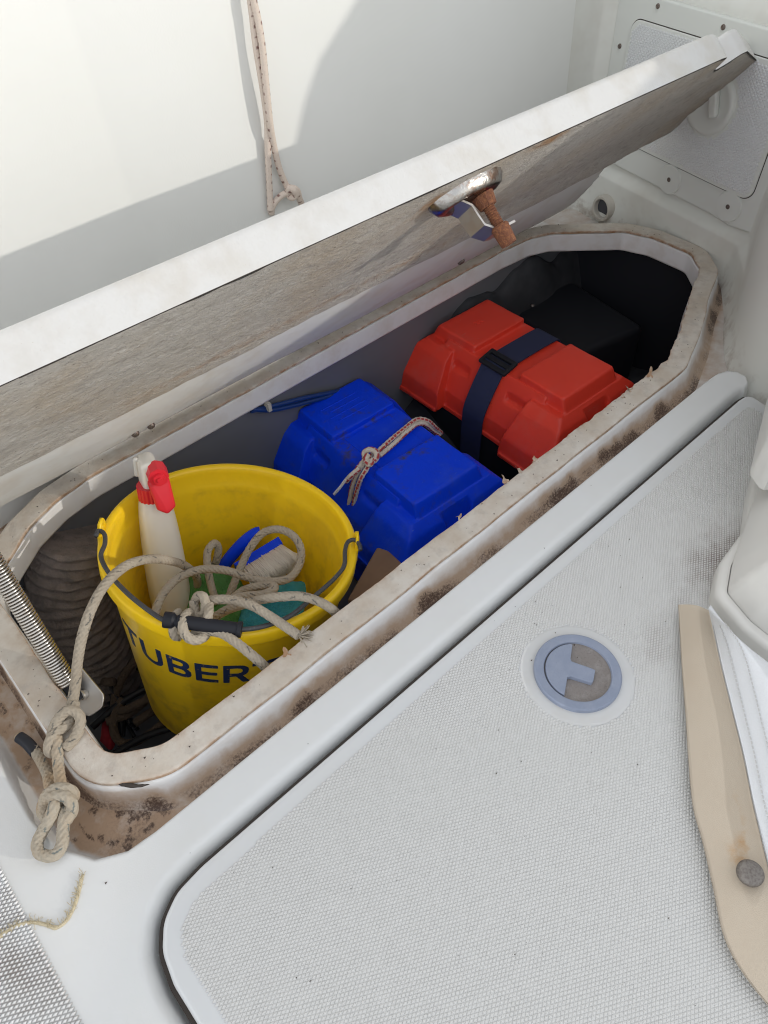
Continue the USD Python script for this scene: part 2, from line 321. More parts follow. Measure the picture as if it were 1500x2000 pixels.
# ---------------------------------------------------------------- plan outlines (metres; x along the locker, y towards the seat back)
OPEN = ccw(rounded(Polygon([(-.012, .640), (.012, .672), (.057, .708), (.102, .728), (.15, .737), (.95, .743), (1.02, .738), (1.06, .722), (1.155, .632), (1.170, .585), (1.165, .505), (1.127, .465), (1.04, .432), (.95, .392), (.87, .364), (.12, .361), (.03, .362), (-.012, .390)]), .028))
RIMW = .031
RIM = ccw(OPEN.buffer(RIMW, quad_segs=12))
GUT = ccw(rounded(Polygon([(-.066, .90), (-.066, .303), (.86, .301), (.905, .303), (.93, .285), (.97, .275), (1.5, .10), (1.6, .9)]), .03).union(Polygon([(1.2, .1), (1.6, .1), (1.6, .9), (1.2, .9)])))
GUT = ccw(Polygon([(-.087, 1.0), (-.087, .385), (-.080, .345), (-.062, .316), (-.038, .303), (-.010, .301), (.86, .301), (.895, .2995), (.912, .293), (.920, .281), (.918, .267), (.906, .2575), (.888, .2545), (.86, .2540), (.80, .0), (1.3, -.3), (1.7, .3), (1.7, 1.0)]))
HATCH = ccw(Polygon([(-.062, -.6), (-.062, .195), (-.057, .220), (-.045, .238), (-.026, .249), (0, .252), (.87, .250), (.884, .248), (.889, .240), (.886, .225), (.84, .05), (.70, -.6)]))

GUT = ccw(GUT.buffer(-.012, quad_segs=16).buffer(.012, quad_segs=16))
HATCH = ccw(HATCH.buffer(-.03, quad_segs=24).buffer(.03, quad_segs=24).union(HATCH.intersection(Polygon([(.5, -.2), (1, -.2), (1, .4), (.5, .4)]))))
def sdist(poly, X, Y):
    p = shapely.points(X.ravel(), Y.ravel()); d = shapely.distance(poly.exterior, p); i = shapely.contains(poly, p)
    return np.where(i, -d, d).reshape(X.shape)

# ---------------------------------------------------------------- deck: seat top, drain channel round the locker, recess of the hatch
deck = thing('cockpit_deck', kind='structure')
def channel_depth(X, Y):
    return .034 + .012*smoothstep(.95, 1.15, X)*smoothstep(.55, .68, Y)
def deck_z(X, Y):
    dg = -sdist(GUT, X, Y)                       # inside the channel > 0
    dr = sdist(RIM, X, Y)                        # outside the rim > 0
    dep = channel_depth(X, Y)
    z = -dep*smoothstep(-.0015, .008, dg)
    dh = -sdist(HATCH.buffer(.0062), X, Y)        # hatch recess
    z = np.minimum(z, -.060*np.clip((dh+.012)/.0165, 0, 1)**3.2)
    z += .0006*(meshkit.fbm(np.stack([X*9, Y*9, 0*X], -1), 3)-.5)
    return z, dg, dr
def deck_patch(xs, ys, name):
    X, Y = np.meshgrid(xs, ys, indexing='ij')
    Z, dg, dr = deck_z(X, Y)
    V, F = grid(xs, ys, lambda a, b: np.stack([a, b, Z], -1))
    hole = sdist(RIM.buffer(.006), X, Y).ravel() < 0
    deep = (sdist(HATCH.buffer(-.006), X, Y).ravel() < 0)
    keep = ~(hole[F].all(1) | deep[F].all(1)); F = F[keep]
    # grime of the channel: a brown wash, a dark line along the foot of its outer side
    P = np.stack([X, Y, 0*X], -1); nz = meshkit.fbm(P*22, 4, 3); n2 = meshkit.fbm(P*60, 4, 5)
    wash = smoothstep(.003, .012, dg)*(.26 + .26*smoothstep(.12, -.02, X) + .22*(nz-.4))
    line = np.exp(-((dg-.0085-.004*(nz-.5))/.0042)**2)*(.80+.6*(n2-.35))*smoothstep(-.03, .03, X)*(Y < .36)
    line2 = np.exp(-((dg-.022)/.005)**2)*smoothstep(.44, .60, n2)*(X < .05)*(Y < .62)*.95
    spot = smoothstep(.60, .68, meshkit.fbm(P*75, 3, 15))*.76*(X < .12)*smoothstep(.004, .012, dg)
    end = smoothstep(.84, .95, X)*smoothstep(.045, .006, dr)*(.30+.9*nz)*.8*(Y < .62)
    end2 = smoothstep(.98, 1.05, X)*(Y > .66)*smoothstep(.055, .01, dr)*(.3+.5*nz)
    cor = smoothstep(.10, .0, np.hypot(X+.03, Y-.34))*.15*smoothstep(.002, .012, dg)
    wash = np.maximum(wash, spot)
    inside = smoothstep(.003, .010, dg)
    mk = np.clip(np.maximum.reduce([wash+cor, line, line2, end, end2])*inside, 0, 1)
    hx = -sdist(HATCH.buffer(.0062), X, Y); mk = np.maximum(mk, .62*smoothstep(.001, .007, hx))  # shade inside the hatch gap, painted as a darker mark
    uniq, inv = np.unique(F, return_inverse=True)
    obj(name, (V[uniq], inv.reshape(-1, 3)), 'deck_gelcoat', deck, smooth=True, mark=mk.ravel()[uniq])
xs1 = np.r_[np.arange(-.30, -.11, .004), np.arange(-.11, .07, .0014), np.arange(.07, 1.3401, .0029)]; ys1 = np.r_[np.arange(.2250001, .48, .0022), np.arange(.48, .86, .003)]
deck_patch(xs1, ys1, 'seat_top')
deck_patch(np.r_[np.arange(-.30, -.11, .005), np.arange(-.11, .12, .002)], np.linspace(-.35, .2250001, 146), 'seat_top')

def rim_loop(profile, jit=None):
    c = resample(np.array(OPEN.exterior.coords)[:-1], .004); nr = normals2(c); n = len(c); V, F = [], []
    for k, (o, z) in enumerate(profile):
        oo = np.full(n, o) if jit is None else o + jit(k, c); zz_ = np.full(n, z) if np.ndim(z) == 0 else z
        V.append(np.c_[c + nr*oo[:, None], zz_])
    i = np.arange(n)
    for k in range(len(profile)-1):
        a, b = k*n+i, k*n+(i+1) % n; F += [np.stack([a, b, b+n], 1), np.stack([a, b+n, a+n], 1)]
    return np.vstack(V), np.vstack(F)[:, ::-1], c
v, f, c = rim_loop([(.003, -.034), (.000, -.034), (-.001, -.031), (.000, -.004), (.0005, -.0015), (.028, -.0012), (.031, -.004), (.0325, -.010), (.0355, -.019), (.040, -.027), (.046, -.0325), (.052, -.0345)], lambda k, c: -max(0, [0, 0, 0, 0, 0, 0, 0, .0015, .0045, .009, .015, .021][k])*.62*smoothstep(.05, -.008, c[:, 0]))
n = len(c); foot = np.repeat([.2, .2, .1, 0, 0, 0, 0, .10, .46, .80, .90, .80], n)*np.where(v[:, 0] < .02, .62, 1)
nzf = meshkit.fbm(np.c_[v[:, :2]*30, np.zeros(len(v))], 4, 12); obj('locker_coaming', (v, f[:, ::-1]), 'rim_gelcoat', deck, smooth=True, mark=np.clip(foot*(.45+.95*nzf) + .25*(np.repeat(np.arange(12), n) > 7)*smoothstep(.55, .75, nzf) + .3*smoothstep(.03, -.03, v[:, 0])*(np.repeat(np.arange(12), n) > 6), 0, 1))
# the sealing strip that lies on the coaming: its inner edge is torn and curled
def tear(k, c):
    P = np.c_[c*38, np.full(len(c), 1.7)]
    rag = (meshkit.fbm(P, 4, 2)-.5)*.004 + np.where(c[:, 0] > .62, (meshkit.fbm(P*3, 3, 8)-.55)*.007*(c[:, 1] < .47), 0)
    wav = (meshkit.fbm(P*.5, 2, 4)-.5)*.003
    return rag if k in (0, 1, 2, 3) else wav if k >= 5 else rag*.4
prof = [(.0006, -.001), (.0000, .0024), (.0005, .0033), (.0016, .0037), (.008, .0039), (.0262, .0039), (.0284, .0036), (.0291, .0026), (.0291, -.0008)]
v, f, c = rim_loop(prof, tear); n = len(c)
P = np.c_[v[:, :2]*16, np.zeros(len(v))]
v[:, 2] += (meshkit.fbm(P, 3, 6)-.5)*.0012*(np.repeat(np.arange(len(prof)), n) > 0)
mk = np.repeat([.8, .8, .6, .40, .20, .16, .38, .7, .8], n)*(.55 + .5*(meshkit.fbm(np.c_[v[:, :2]*25, np.zeros(len(v))], 3, 9)))
obj('sealing_strip', (v, f[:, ::-1]), 'gasket_rubber', deck, smooth=True, mark=np.clip(mk, 0, 1))
obj('gap_shadow_liner', rim_loop([(.0284, -.0010), (.0318, -.0045)])[:2], 'dark_gap', deck, smooth=True) if False else None

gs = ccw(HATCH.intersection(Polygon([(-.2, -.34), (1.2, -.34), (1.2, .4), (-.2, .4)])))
obj('gap_shade', prism(gs.buffer(.0036).difference(gs.buffer(-.002)), -.0125, -.0105), 'dark_gap', deck, smooth=False)  # dark ring put in the hatch gap to stand for its shade

# ---------------------------------------------------------------- locker inside
loc = thing('locker_interior', kind='structure')
LX0, LX1, LY0, LY1, LZ = -.22, 1.185, .345, .765, -.36
def quad(a, b, c_, d): return np.array([a, b, c_, d], float), np.array([[0, 1, 2], [0, 2, 3]])
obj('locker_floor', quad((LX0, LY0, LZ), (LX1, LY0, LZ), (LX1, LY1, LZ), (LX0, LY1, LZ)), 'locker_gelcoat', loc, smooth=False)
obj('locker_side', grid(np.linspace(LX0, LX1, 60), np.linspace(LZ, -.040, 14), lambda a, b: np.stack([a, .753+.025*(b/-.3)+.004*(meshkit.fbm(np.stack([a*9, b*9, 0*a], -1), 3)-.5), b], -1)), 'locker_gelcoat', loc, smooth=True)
obj('locker_side', quad((LX0, LY0, LZ), (LX1, LY0, LZ), (LX1, LY0, -.040), (LX0, LY0, -.040)), 'locker_bounce', loc, smooth=False)
obj('locker_end', quad((LX0, LY0, LZ), (LX0, LY1, LZ), (LX0, LY1, -.040), (LX0, LY0, -.040)), 'locker_bounce', loc, smooth=False)
obj('locker_end', quad((LX1, LY0, LZ), (LX1, LY1, LZ), (LX1, LY1, -.040), (LX1, LY0, -.040)), 'black_plastic', loc, smooth=False)  # end wall coloured black so this end of the locker stays dark

# ---------------------------------------------------------------- walls: seat back, bulkhead, cockpit side
BQ = np.array([1.265, .74, 0]); BW = np.array([.2115, .9774, 0]); BN = np.array([.9774, -.2115, 0])
def bk(w, z, off=0): return BQ + w*BW + off*BN + np.array([0, 0, z])
def back_y(x, z):
    y = .832 + .052*np.clip(z, -.05, 2)
    xc = .352 - .03*(z-.3)
    return y - .17*np.maximum(0, xc-x) - .0  # the panel left of the crease turns towards the cockpit
zs = np.r_[np.linspace(-.06, .0, 6), np.linspace(.01, 1.2, 60)]
def backwall(a, b): return np.stack([a, back_y(a, b), b], -1)
xsb = np.r_[np.linspace(-1.2, .3, 40), np.linspace(.305, .40, 20), np.linspace(.41, 1.214, 40)]
obj('seat_back', grid(xsb, zs, backwall), 'wall_gelcoat', smooth=True)
tag(stage.GetPrimAtPath('/World/seat_back'), kind='structure')
# bulkhead: plan path from the corner along the panel, round into the cockpit side
corner = []
p_a = np.array([1.215, .84]); 
th_ = np.linspace(0, 1, 12)
c0, c1, c2 = np.array([1.212, .8325]), np.array([1.286, .838]), np.array([1.268, .752])
corner = [(1-t)**2*c0 + 2*t*(1-t)*c1 + t*t*c2 for t in th_]; lean = np.r_[(1-th_)**1.5, np.zeros(200)]
plan = np.vstack([corner, [(BQ+w*BW)[:2] for w in np.linspace(0.0, -.285, 12)], catmull([(1.2015, .455, 0), (1.192, .430, 0), (1.160, .412, 0), (1.085, .377, 0), (.99, .322, 0), (.945, .285, 0), (.917, .245, 0), (.895, .16, 0), (.86, .02, 0), (.80, -.3, 0)], .02)[:, :2]])
tz = np.array([-.054, -.05, -.040, -.030, -.018, -.006, .006, .018, .028, .034, .038, .042, .046, .052, .07, .1, .14, .18, .22, .26, .30, .325, .332, .34, .352, .40, .6, 1.2])
tp = np.gradient(plan, axis=0); tp /= np.linalg.norm(tp, axis=1, keepdims=True); npn = np.stack([tp[:, 1], -tp[:, 0]], 1)
npn *= np.sign(-(npn[:, :1]))  # towards the cockpit (-x)
npn[:3] = np.where(npn[:3, :1] > 0, -npn[:3], npn[:3])
wpar = (plan - BQ[:2]) @ BW[:2]
htop = np.interp(plan[:, 1], [-.3, .02, .16, .25, .38, .44, .46], [.24, .25, .27, .36, .48, .6, 2])
def bulk():
    V = []
    for i, (p, nn) in enumerate(zip(plan, npn)):
        ledge = smoothstep(-.40, -.30, wpar[i])*smoothstep(.10, .03, wpar[i]); top = smoothstep(-.36, -.28, wpar[i])
        for z in tz:
            o = ledge*.020*smoothstep(.052, .036, z) + .007*smoothstep(.0, -.030, z)**2 + top*(-.05*smoothstep(.33, .42, z)) - .09*max(0, z-.42)*top
            if z > htop[i]: o -= .25*(z-htop[i])**.5; z = htop[i] + .02*(z-htop[i])
            V.append([*(p + nn*o + np.array([0, .052*z*lean[i]])), z])
    n, k = len(plan), len(tz); i, j = np.meshgrid(np.arange(n-1), np.arange(k-1), indexing='ij')
    q = np.stack([i*k+j, (i+1)*k+j, (i+1)*k+j+1, i*k+j+1], -1).reshape(-1, 4)
    V = np.array(V); P = V*[14, 14, 14]
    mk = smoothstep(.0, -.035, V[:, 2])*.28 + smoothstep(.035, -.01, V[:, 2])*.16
    return V, np.vstack([q[:, [0, 1, 2]], q[:, [0, 2, 3]]]), mk
v, f, mk = bulk()
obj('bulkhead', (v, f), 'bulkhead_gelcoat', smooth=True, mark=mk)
tag(stage.GetPrimAtPath('/World/bulkhead'), kind='structure')

# access panel on the bulkhead: frame, textured door, screws, handle recess
def bk_frame(m, off=0): v, f = vf(m); return BQ + v[:, :1]*BW + v[:, 1:2]*np.array([0, 0, 1.]) - (v[:, 2:]+off)*BN, f
pan = thing('access_panel', 'white moulded access panel with textured door and dark screws on the bulkhead', 'access panel', loc=bk(-.14, .05))
FR = ccw(rounded(Polygon([(.062, .326), (.052, .060), (-.24, .055), (-.275, .051), (-.345, .058), (-.365, .10), (-.365, .324)]), .022))
DOOR = ccw(rounded(Polygon([(.020, .292), (.026, .105), (-.235, .100), (-.303, .100), (-.305, .291)]), .020))
HR = Point(-.178, .213).buffer(.047)
obj('frame', bk_frame(slab(ccw(FR), .0, .0085, .003)), 'panel_plastic', pan, smooth=40)
seam = DOOR.difference(DOOR.buffer(-.0016))
obj('seam', bk_frame(prism(DOOR, .0087, .0090)), 'dark_gap', pan, smooth=False)
door_in = ccw(DOOR.buffer(-.0014))
door = obj('door', bk_frame(slab(door_in, .0088, .0112, .0012)), 'panel_plastic', pan, smooth=40)
def pyramids(poly, e1, e2, h, cut=.38, jitter=0):
    """raised diamonds packed on a lattice inside a polygon: (vertices, faces, groove mark)"""
    e1, e2 = np.array(e1), np.array(e2); x0, y0, x1, y1 = poly.bounds
    A = np.linalg.inv(np.stack([e1, e2], 1)); cs = (A @ np.array([[x0, x0, x1, x1], [y0, y1, y0, y1]]))
    i, j = np.meshgrid(np.arange(math.floor(cs[0].min()), math.ceil(cs[0].max())+1), np.arange(math.floor(cs[1].min()), math.ceil(cs[1].max())+1), indexing='ij')
    C = i.reshape(-1, 1)*e1 + j.reshape(-1, 1)*e2
    C = C[shapely.contains(poly, shapely.points(C))]
    o = np.array([(e1+e2)/2, (e1-e2)/2*-1, -(e1+e2)/2, (e1-e2)/2])
    if np.cross(o[0], o[1]) < 0: o = o[::-1]
    n = len(C); V = np.zeros((n, 8, 3)); V[:, :4, :2] = C[:, None] + o*.985; V[:, 4:, :2] = C[:, None] + o*cut; V[:, 4:, 2] = h
    if jitter: V[:, 4:, 2] *= 1 + jitter*(rng.random((n, 1))-.5)
    T = [[4, 5, 6], [4, 6, 7]]
    for k in range(4): a, b = k, (k+1) % 4; T += [[a, b, b+4], [a, b+4, a+4]]
    F = (np.array(T)[None] + np.arange(n)[:, None, None]*8).reshape(-1, 3)
    mk = np.tile([1, 1, 1, 1, 0, 0, 0, 0.], n)
    return V.reshape(-1, 3), F, mk
tv, tf, tm = pyramids(door_in.buffer(-.006).difference(HR.buffer(.004)), (.0033, .0033), (.0033, -.0033), .0007)
tv[:, 2] += .0113
obj('tread_pattern', bk_frame((tv, tf)), 'tread_gelcoat', door, smooth=False, mark=tm*.10, kind='stuff')
hr = lathe([(.0001, .0125), (.020, .0128), (.030, .0138), (.037, .0165), (.042, .0172), (.0455, .0150), (.047, .0112)], 56); hv, hf = hr
obj('handle_recess', bk_frame((hv + [-.178, .213, 0], hf[:, ::-1])), 'panel_plastic', door, smooth=True)
obj('handle', bk_frame(to_frame(rbox((.016, .052, .010), .004), (-.188, .222, .0185), *np.array([[.95, -.3, 0], [.3, .95, 0], [0, 0, 1.]]))), 'panel_plastic', door, smooth=40)
for w, z in ((-.027, .3145), (-.161, .3115), (.039, .245)):
    obj('screw', bk_frame(to_frame(lathe([(.0001, .0105), (.0015, .0100), (.0024, .0106), (.0033, .0102), (.0040, .0086)], 20), (w, z, 0), *np.eye(3))), 'screw_metal', pan, smooth=False)
for w, z in ((-.137, .079), (-.267, .080)):
    obj('screw_boss', bk_frame((lambda q: (q[0]+[w, z, 0], q[1]))(lathe([(.0001, .0118), (.0235, .0112), (.0250, .0086)], 48))), 'panel_plastic', pan, smooth=False)
    obj('screw', bk_frame((lambda q: (q[0]+[w, z, 0], q[1]))(lathe([(.0001, .0120), (.0028, .0121), (.0036, .0122), (.0042, .0113)], 20))), 'screw_metal', pan, smooth=False)
pipe = thing('drain_pipe', 'round open drain pipe end in the ledge below the access panel', 'drain pipe', loc=bk(-.016, -.02))
pv = lathe([(.0168, -.05), (.0168, .006), (.0185, .0085), (.0225, .0085), (.0240, .0060), (.0245, -.01)], 48)
obj('pipe_rim', bk_frame((pv[0]+[-.014, -.014, .026], pv[1][:, ::-1])), 'pipe_plastic', pipe, smooth=40)
obj('bore_shade', bk_frame((lathe([(.0001, -.001), (.0169, -.0005), (.0172, .004)], 32)[0]+[-.014, -.014, .026], lathe([(.0001, -.001), (.0169, -.0005), (.0172, .004)], 32)[1][:, ::-1])), 'pipe_dark', pipe, smooth=False)  # dark disc that stands for the shade inside the open pipe

# added unseen slab that throws the shade, standing for the far coaming and hood
SA = unit([.788, .563, 0]); SB = np.cross(SUN, SA); SB *= np.sign(SB[2])
outline = [(-1.4, -.6), (-1.4, .055), (.03, .064), (.25, .062), (.38, .072), (.50, .098), (.547, .112), (.592, .140), (.70, .160), (.79, .176), (.84, .192), (.862, .215), (.862, .308), (.975, .316), (.987, .335), (1.003, .367), (1.03, .403), (1.09, .445), (1.25, .53), (1.9, .70), (2.6, .72), (2.6, -.6)]
hv, hf = prism(ccw(Polygon(outline)), 0, .03)
SH = unit([SUN[0], SUN[1], 0]); DS = 1.35   # a vertical slab: heights follow from where its edge throws the shade
zt = (hv[:, 1:2] - (DS+hv[:, 2:])*(SB@SH))/SB[2]
shade_v = hv[:, :1]*SA + (DS+hv[:, 2:])*SH + zt*np.array([0, 0, 1.])
obj('unseen_shade_wall', (shade_v, hf), 'wall_gelcoat', smooth=False)
tag(stage.GetPrimAtPath('/World/unseen_shade_wall'), kind='structure')

# ---------------------------------------------------------------- the lifted lid
TH = math.radians(47.6); P0 = np.array([0, .775, 0.]); LD = np.array([0, -math.cos(TH), math.sin(TH)]); LN = np.array([0, math.sin(TH), math.cos(TH)]); LXX = np.array([1., 0, 0])
def lidp(x, s, h): return P0 + np.multiply.outer(x, LXX) + np.multiply.outer(s, LD) + np.multiply.outer(h, LN)
def lidm(m): v, f = vf(m); return lidp(v[:, 0], v[:, 1], v[:, 2]), f
lid = thing('locker_lid', 'white moulded locker lid propped open with stained grey underside', 'locker lid', loc=lidp(.4, 0, 0))
OUT = Polygon([(-.35, .010), (-.35, .465), (.985, .465), (1.000, .462), (1.006, .450), (1.012, .436), (1.024, .431), (1.040, .437), (1.055, .449), (1.070, .450), (1.205, .388), (1.225, .372), (1.236, .33), (1.236, .235), (1.216, .214), (1.10, .212), (1.060, .200), (1.046, .170), (1.06, .12), (1.10, .07), (1.10, .010)])
OUT = ccw(OUT)
obj('lid_shell', lidm(slab(ccw(OUT.buffer(.004).buffer(-.004)), -.0016, .0335, .008, 5)), 'lid_gelcoat', lid, smooth=40)
inner = ccw(OUT.buffer(-.0005))
# the board of the underside, rough, with the crease where it meets the hinge flange
bx = np.arange(-.345, 1.236, .003); bs = np.linspace(.205, .4643, 66)
X, S = np.meshgrid(bx, bs, indexing='ij'); inb = shapely.contains(inner, shapely.points(X.ravel(), S.ravel()))
hh = -.0022 - .0045*(meshkit.fbm(np.stack([X*6, S*10, 0*X], -1), 3, 21)-.5) - .0016*(meshkit.fbm(np.stack([X*45, S*110, 0*X], -1), 4, 22)-.5) - .006*smoothstep(.26, .205, S)
bv = np.stack([X, S, hh], -1).reshape(-1, 3); n_, k_ = X.shape
i, j = np.meshgrid(np.arange(n_-1), np.arange(k_-1), indexing='ij'); q = np.stack([i*k_+j, i*k_+j+1, (i+1)*k_+j+1, (i+1)*k_+j], -1).reshape(-1, 4)
q = q[inb[q].all(1)]; bf = np.vstack([q[:, [0, 1, 2]], q[:, [0, 2, 3]]])
rust = np.exp(-((X-.49)/.07)**2-((S-.40)/.05)**2)*.25 + np.exp(-((X-.66)/.035)**2-((S-.455)/.010)**2)*.9 + np.exp(-((S-.235)/.012)**2)*smoothstep(.05, .3, X)*smoothstep(.75, .6, X)*.40 + np.exp(-((X-.50)/.012)**2-((S-.43)/.02)**2)*.8
obj('underside_board', lidm((bv, bf)), 'lid_board', lid, smooth=True, mark=np.clip(rust, 0, 1).ravel())
fx = np.linspace(-.345, 1.10, 180); fs = np.r_[np.linspace(.0, .004, 2), np.linspace(.012, .20, 26), np.linspace(.2035, .211, 4)]
def flange(a, b):
    h = -.0125*np.sin(np.clip(b/.211, 0, 1)*np.pi)**.6 - .003 - .0012*(meshkit.fbm(np.stack([a*25, b*30, 0*a], -1), 3, 31)-.5) + .0*a
    end = smoothstep(1.04, 1.10, a)
    b = b + (.211-b)/.211*.020*smoothstep(.62, .42, a)
    b2 = np.minimum(b, .211 - .13*end) + .0012*(meshkit.fbm(np.stack([a*50, 0*a, 0*a], -1), 3, 33)-.5)*(b > .2)
    return np.stack([a, b2, h], -1)
v, f = grid(fx, fs, flange)
obj('hinge_flange', lidm((v, f[:, ::-1])), 'flange_gelcoat', lid, smooth=True)
obj('lip_gap', lidm(prism(OUT.buffer(-.0006).difference(OUT.buffer(-.0022)), -.0021, -.0012)), 'dark_gap', lid, smooth=False)
for xx_, ss_ in ((.213, .096), (.235, .094)):
    obj('hinge_bolt', lidm((lambda q: (q[0]*[1, 1.6, -1]+[xx_, ss_, -.0165], q[1][:, ::-1]))(lathe([(.0001, .0035), (.0032, .003), (.0046, .0012), (.005, -.003)], 16))), 'screw_metal', lid, smooth=True)
obj('hinge_bolt', lidm((lambda q: (q[0]*[1, 1.6, -1]+[.79, .096, -.0165], q[1][:, ::-1]))(lathe([(.0001, .0035), (.0032, .003), (.0046, .0012), (.005, -.003)], 16))), 'screw_metal', lid, smooth=True)
# latch: dished plate, rusty threaded bolt with nut, bent bracket
dish = lathe([(.0001, .008), (.016, .009), (.026, .0135), (.036, .0150), (.043, .0125), (.048, .006), (.050, -.004)], 56); dmk = np.repeat([.9, .8, .5, .1, .05, .35, .8], 56)*(.6+.8*meshkit.fbm(dish[0]*60, 3, 77))*np.where(dish[0][:, 1] < .01, 1., .25)
plate = obj('latch_plate', lidm((dish[0]*[1.02, .60, -1]+[.553, .422, 0], dish[1])), 'stained_steel', lid, smooth=True, mark=np.clip(dmk, 0, 1))
bolt_c = np.array([.566, .425])
def bolt_prof(z0, z1, r, pitch, amp, seg=20, turns=64):
    zz_ = np.arange(z0, z1, pitch/6); th2 = np.arange(seg)*2*np.pi/seg
    R = r + amp*np.abs(((zz_[:, None]/pitch - th2[None]/(2*np.pi)) % 1)*2-1)
    V = np.stack([R*np.cos(th2), R*np.sin(th2), np.broadcast_to(-zz_[:, None], R.shape)], -1).reshape(-1, 3)
    i, j = np.meshgrid(np.arange(len(zz_)-1), np.arange(seg), indexing='ij'); q = np.stack([i*seg+j, i*seg+(j+1) % seg, (i+1)*seg+(j+1) % seg, (i+1)*seg+j], -1).reshape(-1, 4)
    return V, np.vstack([q[:, [0, 2, 1]], q[:, [0, 3, 2]]])
bm_ = bolt_prof(.010, .056, .0052, .0024, .0013)
obj('latch_bolt', lidm((bm_[0]+[*bolt_c, 0], bm_[1])), 'rust', plate, smooth=40)
kn = m3.Manifold.hull(m3.Manifold.cylinder(.010, .0115, .0098, 7).translate((0, 0, -.026)))
obj('latch_collar', lidm(m3.Manifold.cylinder(.013, .0095, .0125, 9).translate((*bolt_c, -.029))), 'rust', plate, smooth=30)
obj('latch_nut', lidm(m3.Manifold.hull(m3.Manifold.cylinder(.018, .0088, .0098, 14).translate((*bolt_c, -.070)) + m3.Manifold.cylinder(.022, .0082, .0082, 14).translate((*bolt_c, -.072)))), 'rust', plate, smooth=40)
bp = [(0.5352,0.425,-0.0077),(0.5481,0.425,-0.0199),(0.5488,0.425,-0.0312),(0.5502,0.425,-0.0428),(0.5627,0.425,-0.0522),(0.5696,0.425,-0.0537),(0.5893,0.425,-0.0534)]
bp = np.array(bp); 
def strip(path, w, t, sdir):
    """flat bar: path of (x, s, h), width along s"""
    P = np.asarray(path); tn = np.gradient(P[:, [0, 2]], axis=0); tn /= np.linalg.norm(tn, axis=1, keepdims=True); nn = np.stack([-tn[:, 1], tn[:, 0]], 1)
    V = []
    for p, n2 in zip(P, nn):
        for a, b in ((0, -1), (0, 1), (1, 1), (1, -1)): V.append([p[0]+n2[0]*t/2*b, p[1]-w*a, p[2]+n2[1]*t/2*b])
    n = len(P); F = []
    for i in range(n-1):
        for k in range(4): a, b = i*4+k, i*4+(k+1) % 4; F += [[a, b, b+4], [a, b+4, a+4]]
    F += [[0, 2, 1], [0, 3, 2], [n*4-4, n*4-3, n*4-2], [n*4-4, n*4-2, n*4-1]]
    return np.array(V), np.array(F)
obj('latch_bracket', lidm(strip(bp, .026, .0026, 1)), 'steel', plate, smooth=20)

# lid stay: a long coil spring from the lid down to a steel tongue inside the locker
SP1 = np.array([(-0.0042,0.475,-0.018)][0]); SP0 = np.array([(0.0042,0.5634,0.1)][0]); SPD = unit(SP0-SP1)
stay = thing('lid_spring', 'long shiny coil spring of the lid stay beside the bucket', 'spring', loc=SP1)
cl = 1.02*np.linalg.norm(SP0-SP1)+.20; pitch_s = .0031; tt = np.arange(.018, cl, pitch_s/14)
a_ = unit(np.cross(SPD, [0, 0, 1.])); b_ = np.cross(SPD, a_)
an = tt/pitch_s*2*np.pi
hel = SP1 + tt[:, None]*SPD + .0083*(np.cos(an)[:, None]*a_ + np.sin(an)[:, None]*b_)
obj('coil', sweep(hel, .00145, 6), 'spring_steel', stay, smooth=True)
obj('core_rod', sweep(np.array([SP1, SP1+SPD*cl]), .0062, 12), 'black_plastic', stay, smooth=True)
tong = ccw(rounded(Polygon([(-.012, -.03), (.012, -.03), (.016, .012), (.008, .022), (-.008, .022), (-.015, .012)]), .006))
tz_ = unit([-.35, -.45, .82]); tx_ = unit(np.cross([.2, 1, 0], tz_)); ty_ = np.cross(tz_, tx_)
TG = np.array([(0.0038,0.4811,-0.026)][0])
tongue = obj('end_tongue', to_frame(slab(tong, 0, .0024, .0008), TG, tx_, -ty_, tz_), 'steel', stay, smooth=30)
obj('end_pin', to_frame(lathe([(.0001, .012), (.004, .012), (.005, .0105), (.005, .002)], 20), TG+tz_*.001, tx_, -ty_, tz_), 'steel', tongue, smooth=30)

# ---------------------------------------------------------------- the hatch in the foreground
hz = -.004
hatch = thing('deck_hatch', 'large white deck hatch with diamond tread and twist latch', 'hatch', loc=(.37, .145, hz))
hp = ccw(HATCH.intersection(Polygon([(-.2, -.34), (1.2, -.34), (1.2, .4), (-.2, .4)])))
obj('hatch_panel', slab(hp, hz-.05, hz, .005, 5), 'tread_gelcoat', hatch, smooth=40, mark=None)
BOSS = Point(.369, .146).buffer(.0555)
TREAD = rounded(Polygon([(-.046, -.34), (-.046, .200), (-.042, .214), (-.036, .224), (-.024, .231), (0, .234), (.845, .235), (.866, .233), (.862, .218), (.81, .03), (.70, -.34)]), .008)
tread_area = TREAD.difference(BOSS)
view = Polygon([(-.1, .30), (-.1, .05), (.0, -.06), (.20, -.20), (.36, -.20), (.95, .02), (.95, .30)])
tv, tf, tm = pyramids(tread_area.intersection(view), (.00275, .00155), (.00275, -.00155), .00115, .34, .25)
dirty = np.exp(-((tv[:, 0]-.60)/.075)**2-((tv[:, 1]-.128)/.028)**2)*.62 + np.exp(-((tv[:, 0]-.455)/.03)**2-((tv[:, 1]-.110)/.02)**2)*.38 + .10*smoothstep(.25, .6, tv[:, 0]) + .02
edge = shapely.distance(TREAD.exterior, shapely.points(tv[:, :2])); dirty += .12*np.exp(-edge/.006)
tv[:, 2] += hz + .0003
obj('tread_pattern', (tv, tf), 'tread_dirty', hatch, smooth=False, mark=np.clip(tm*dirty, 0, 1), kind='stuff')
cu = np.array([.369, .146])
def at_c(q, z=0): return q[0] + [cu[0], cu[1], hz+z], q[1]
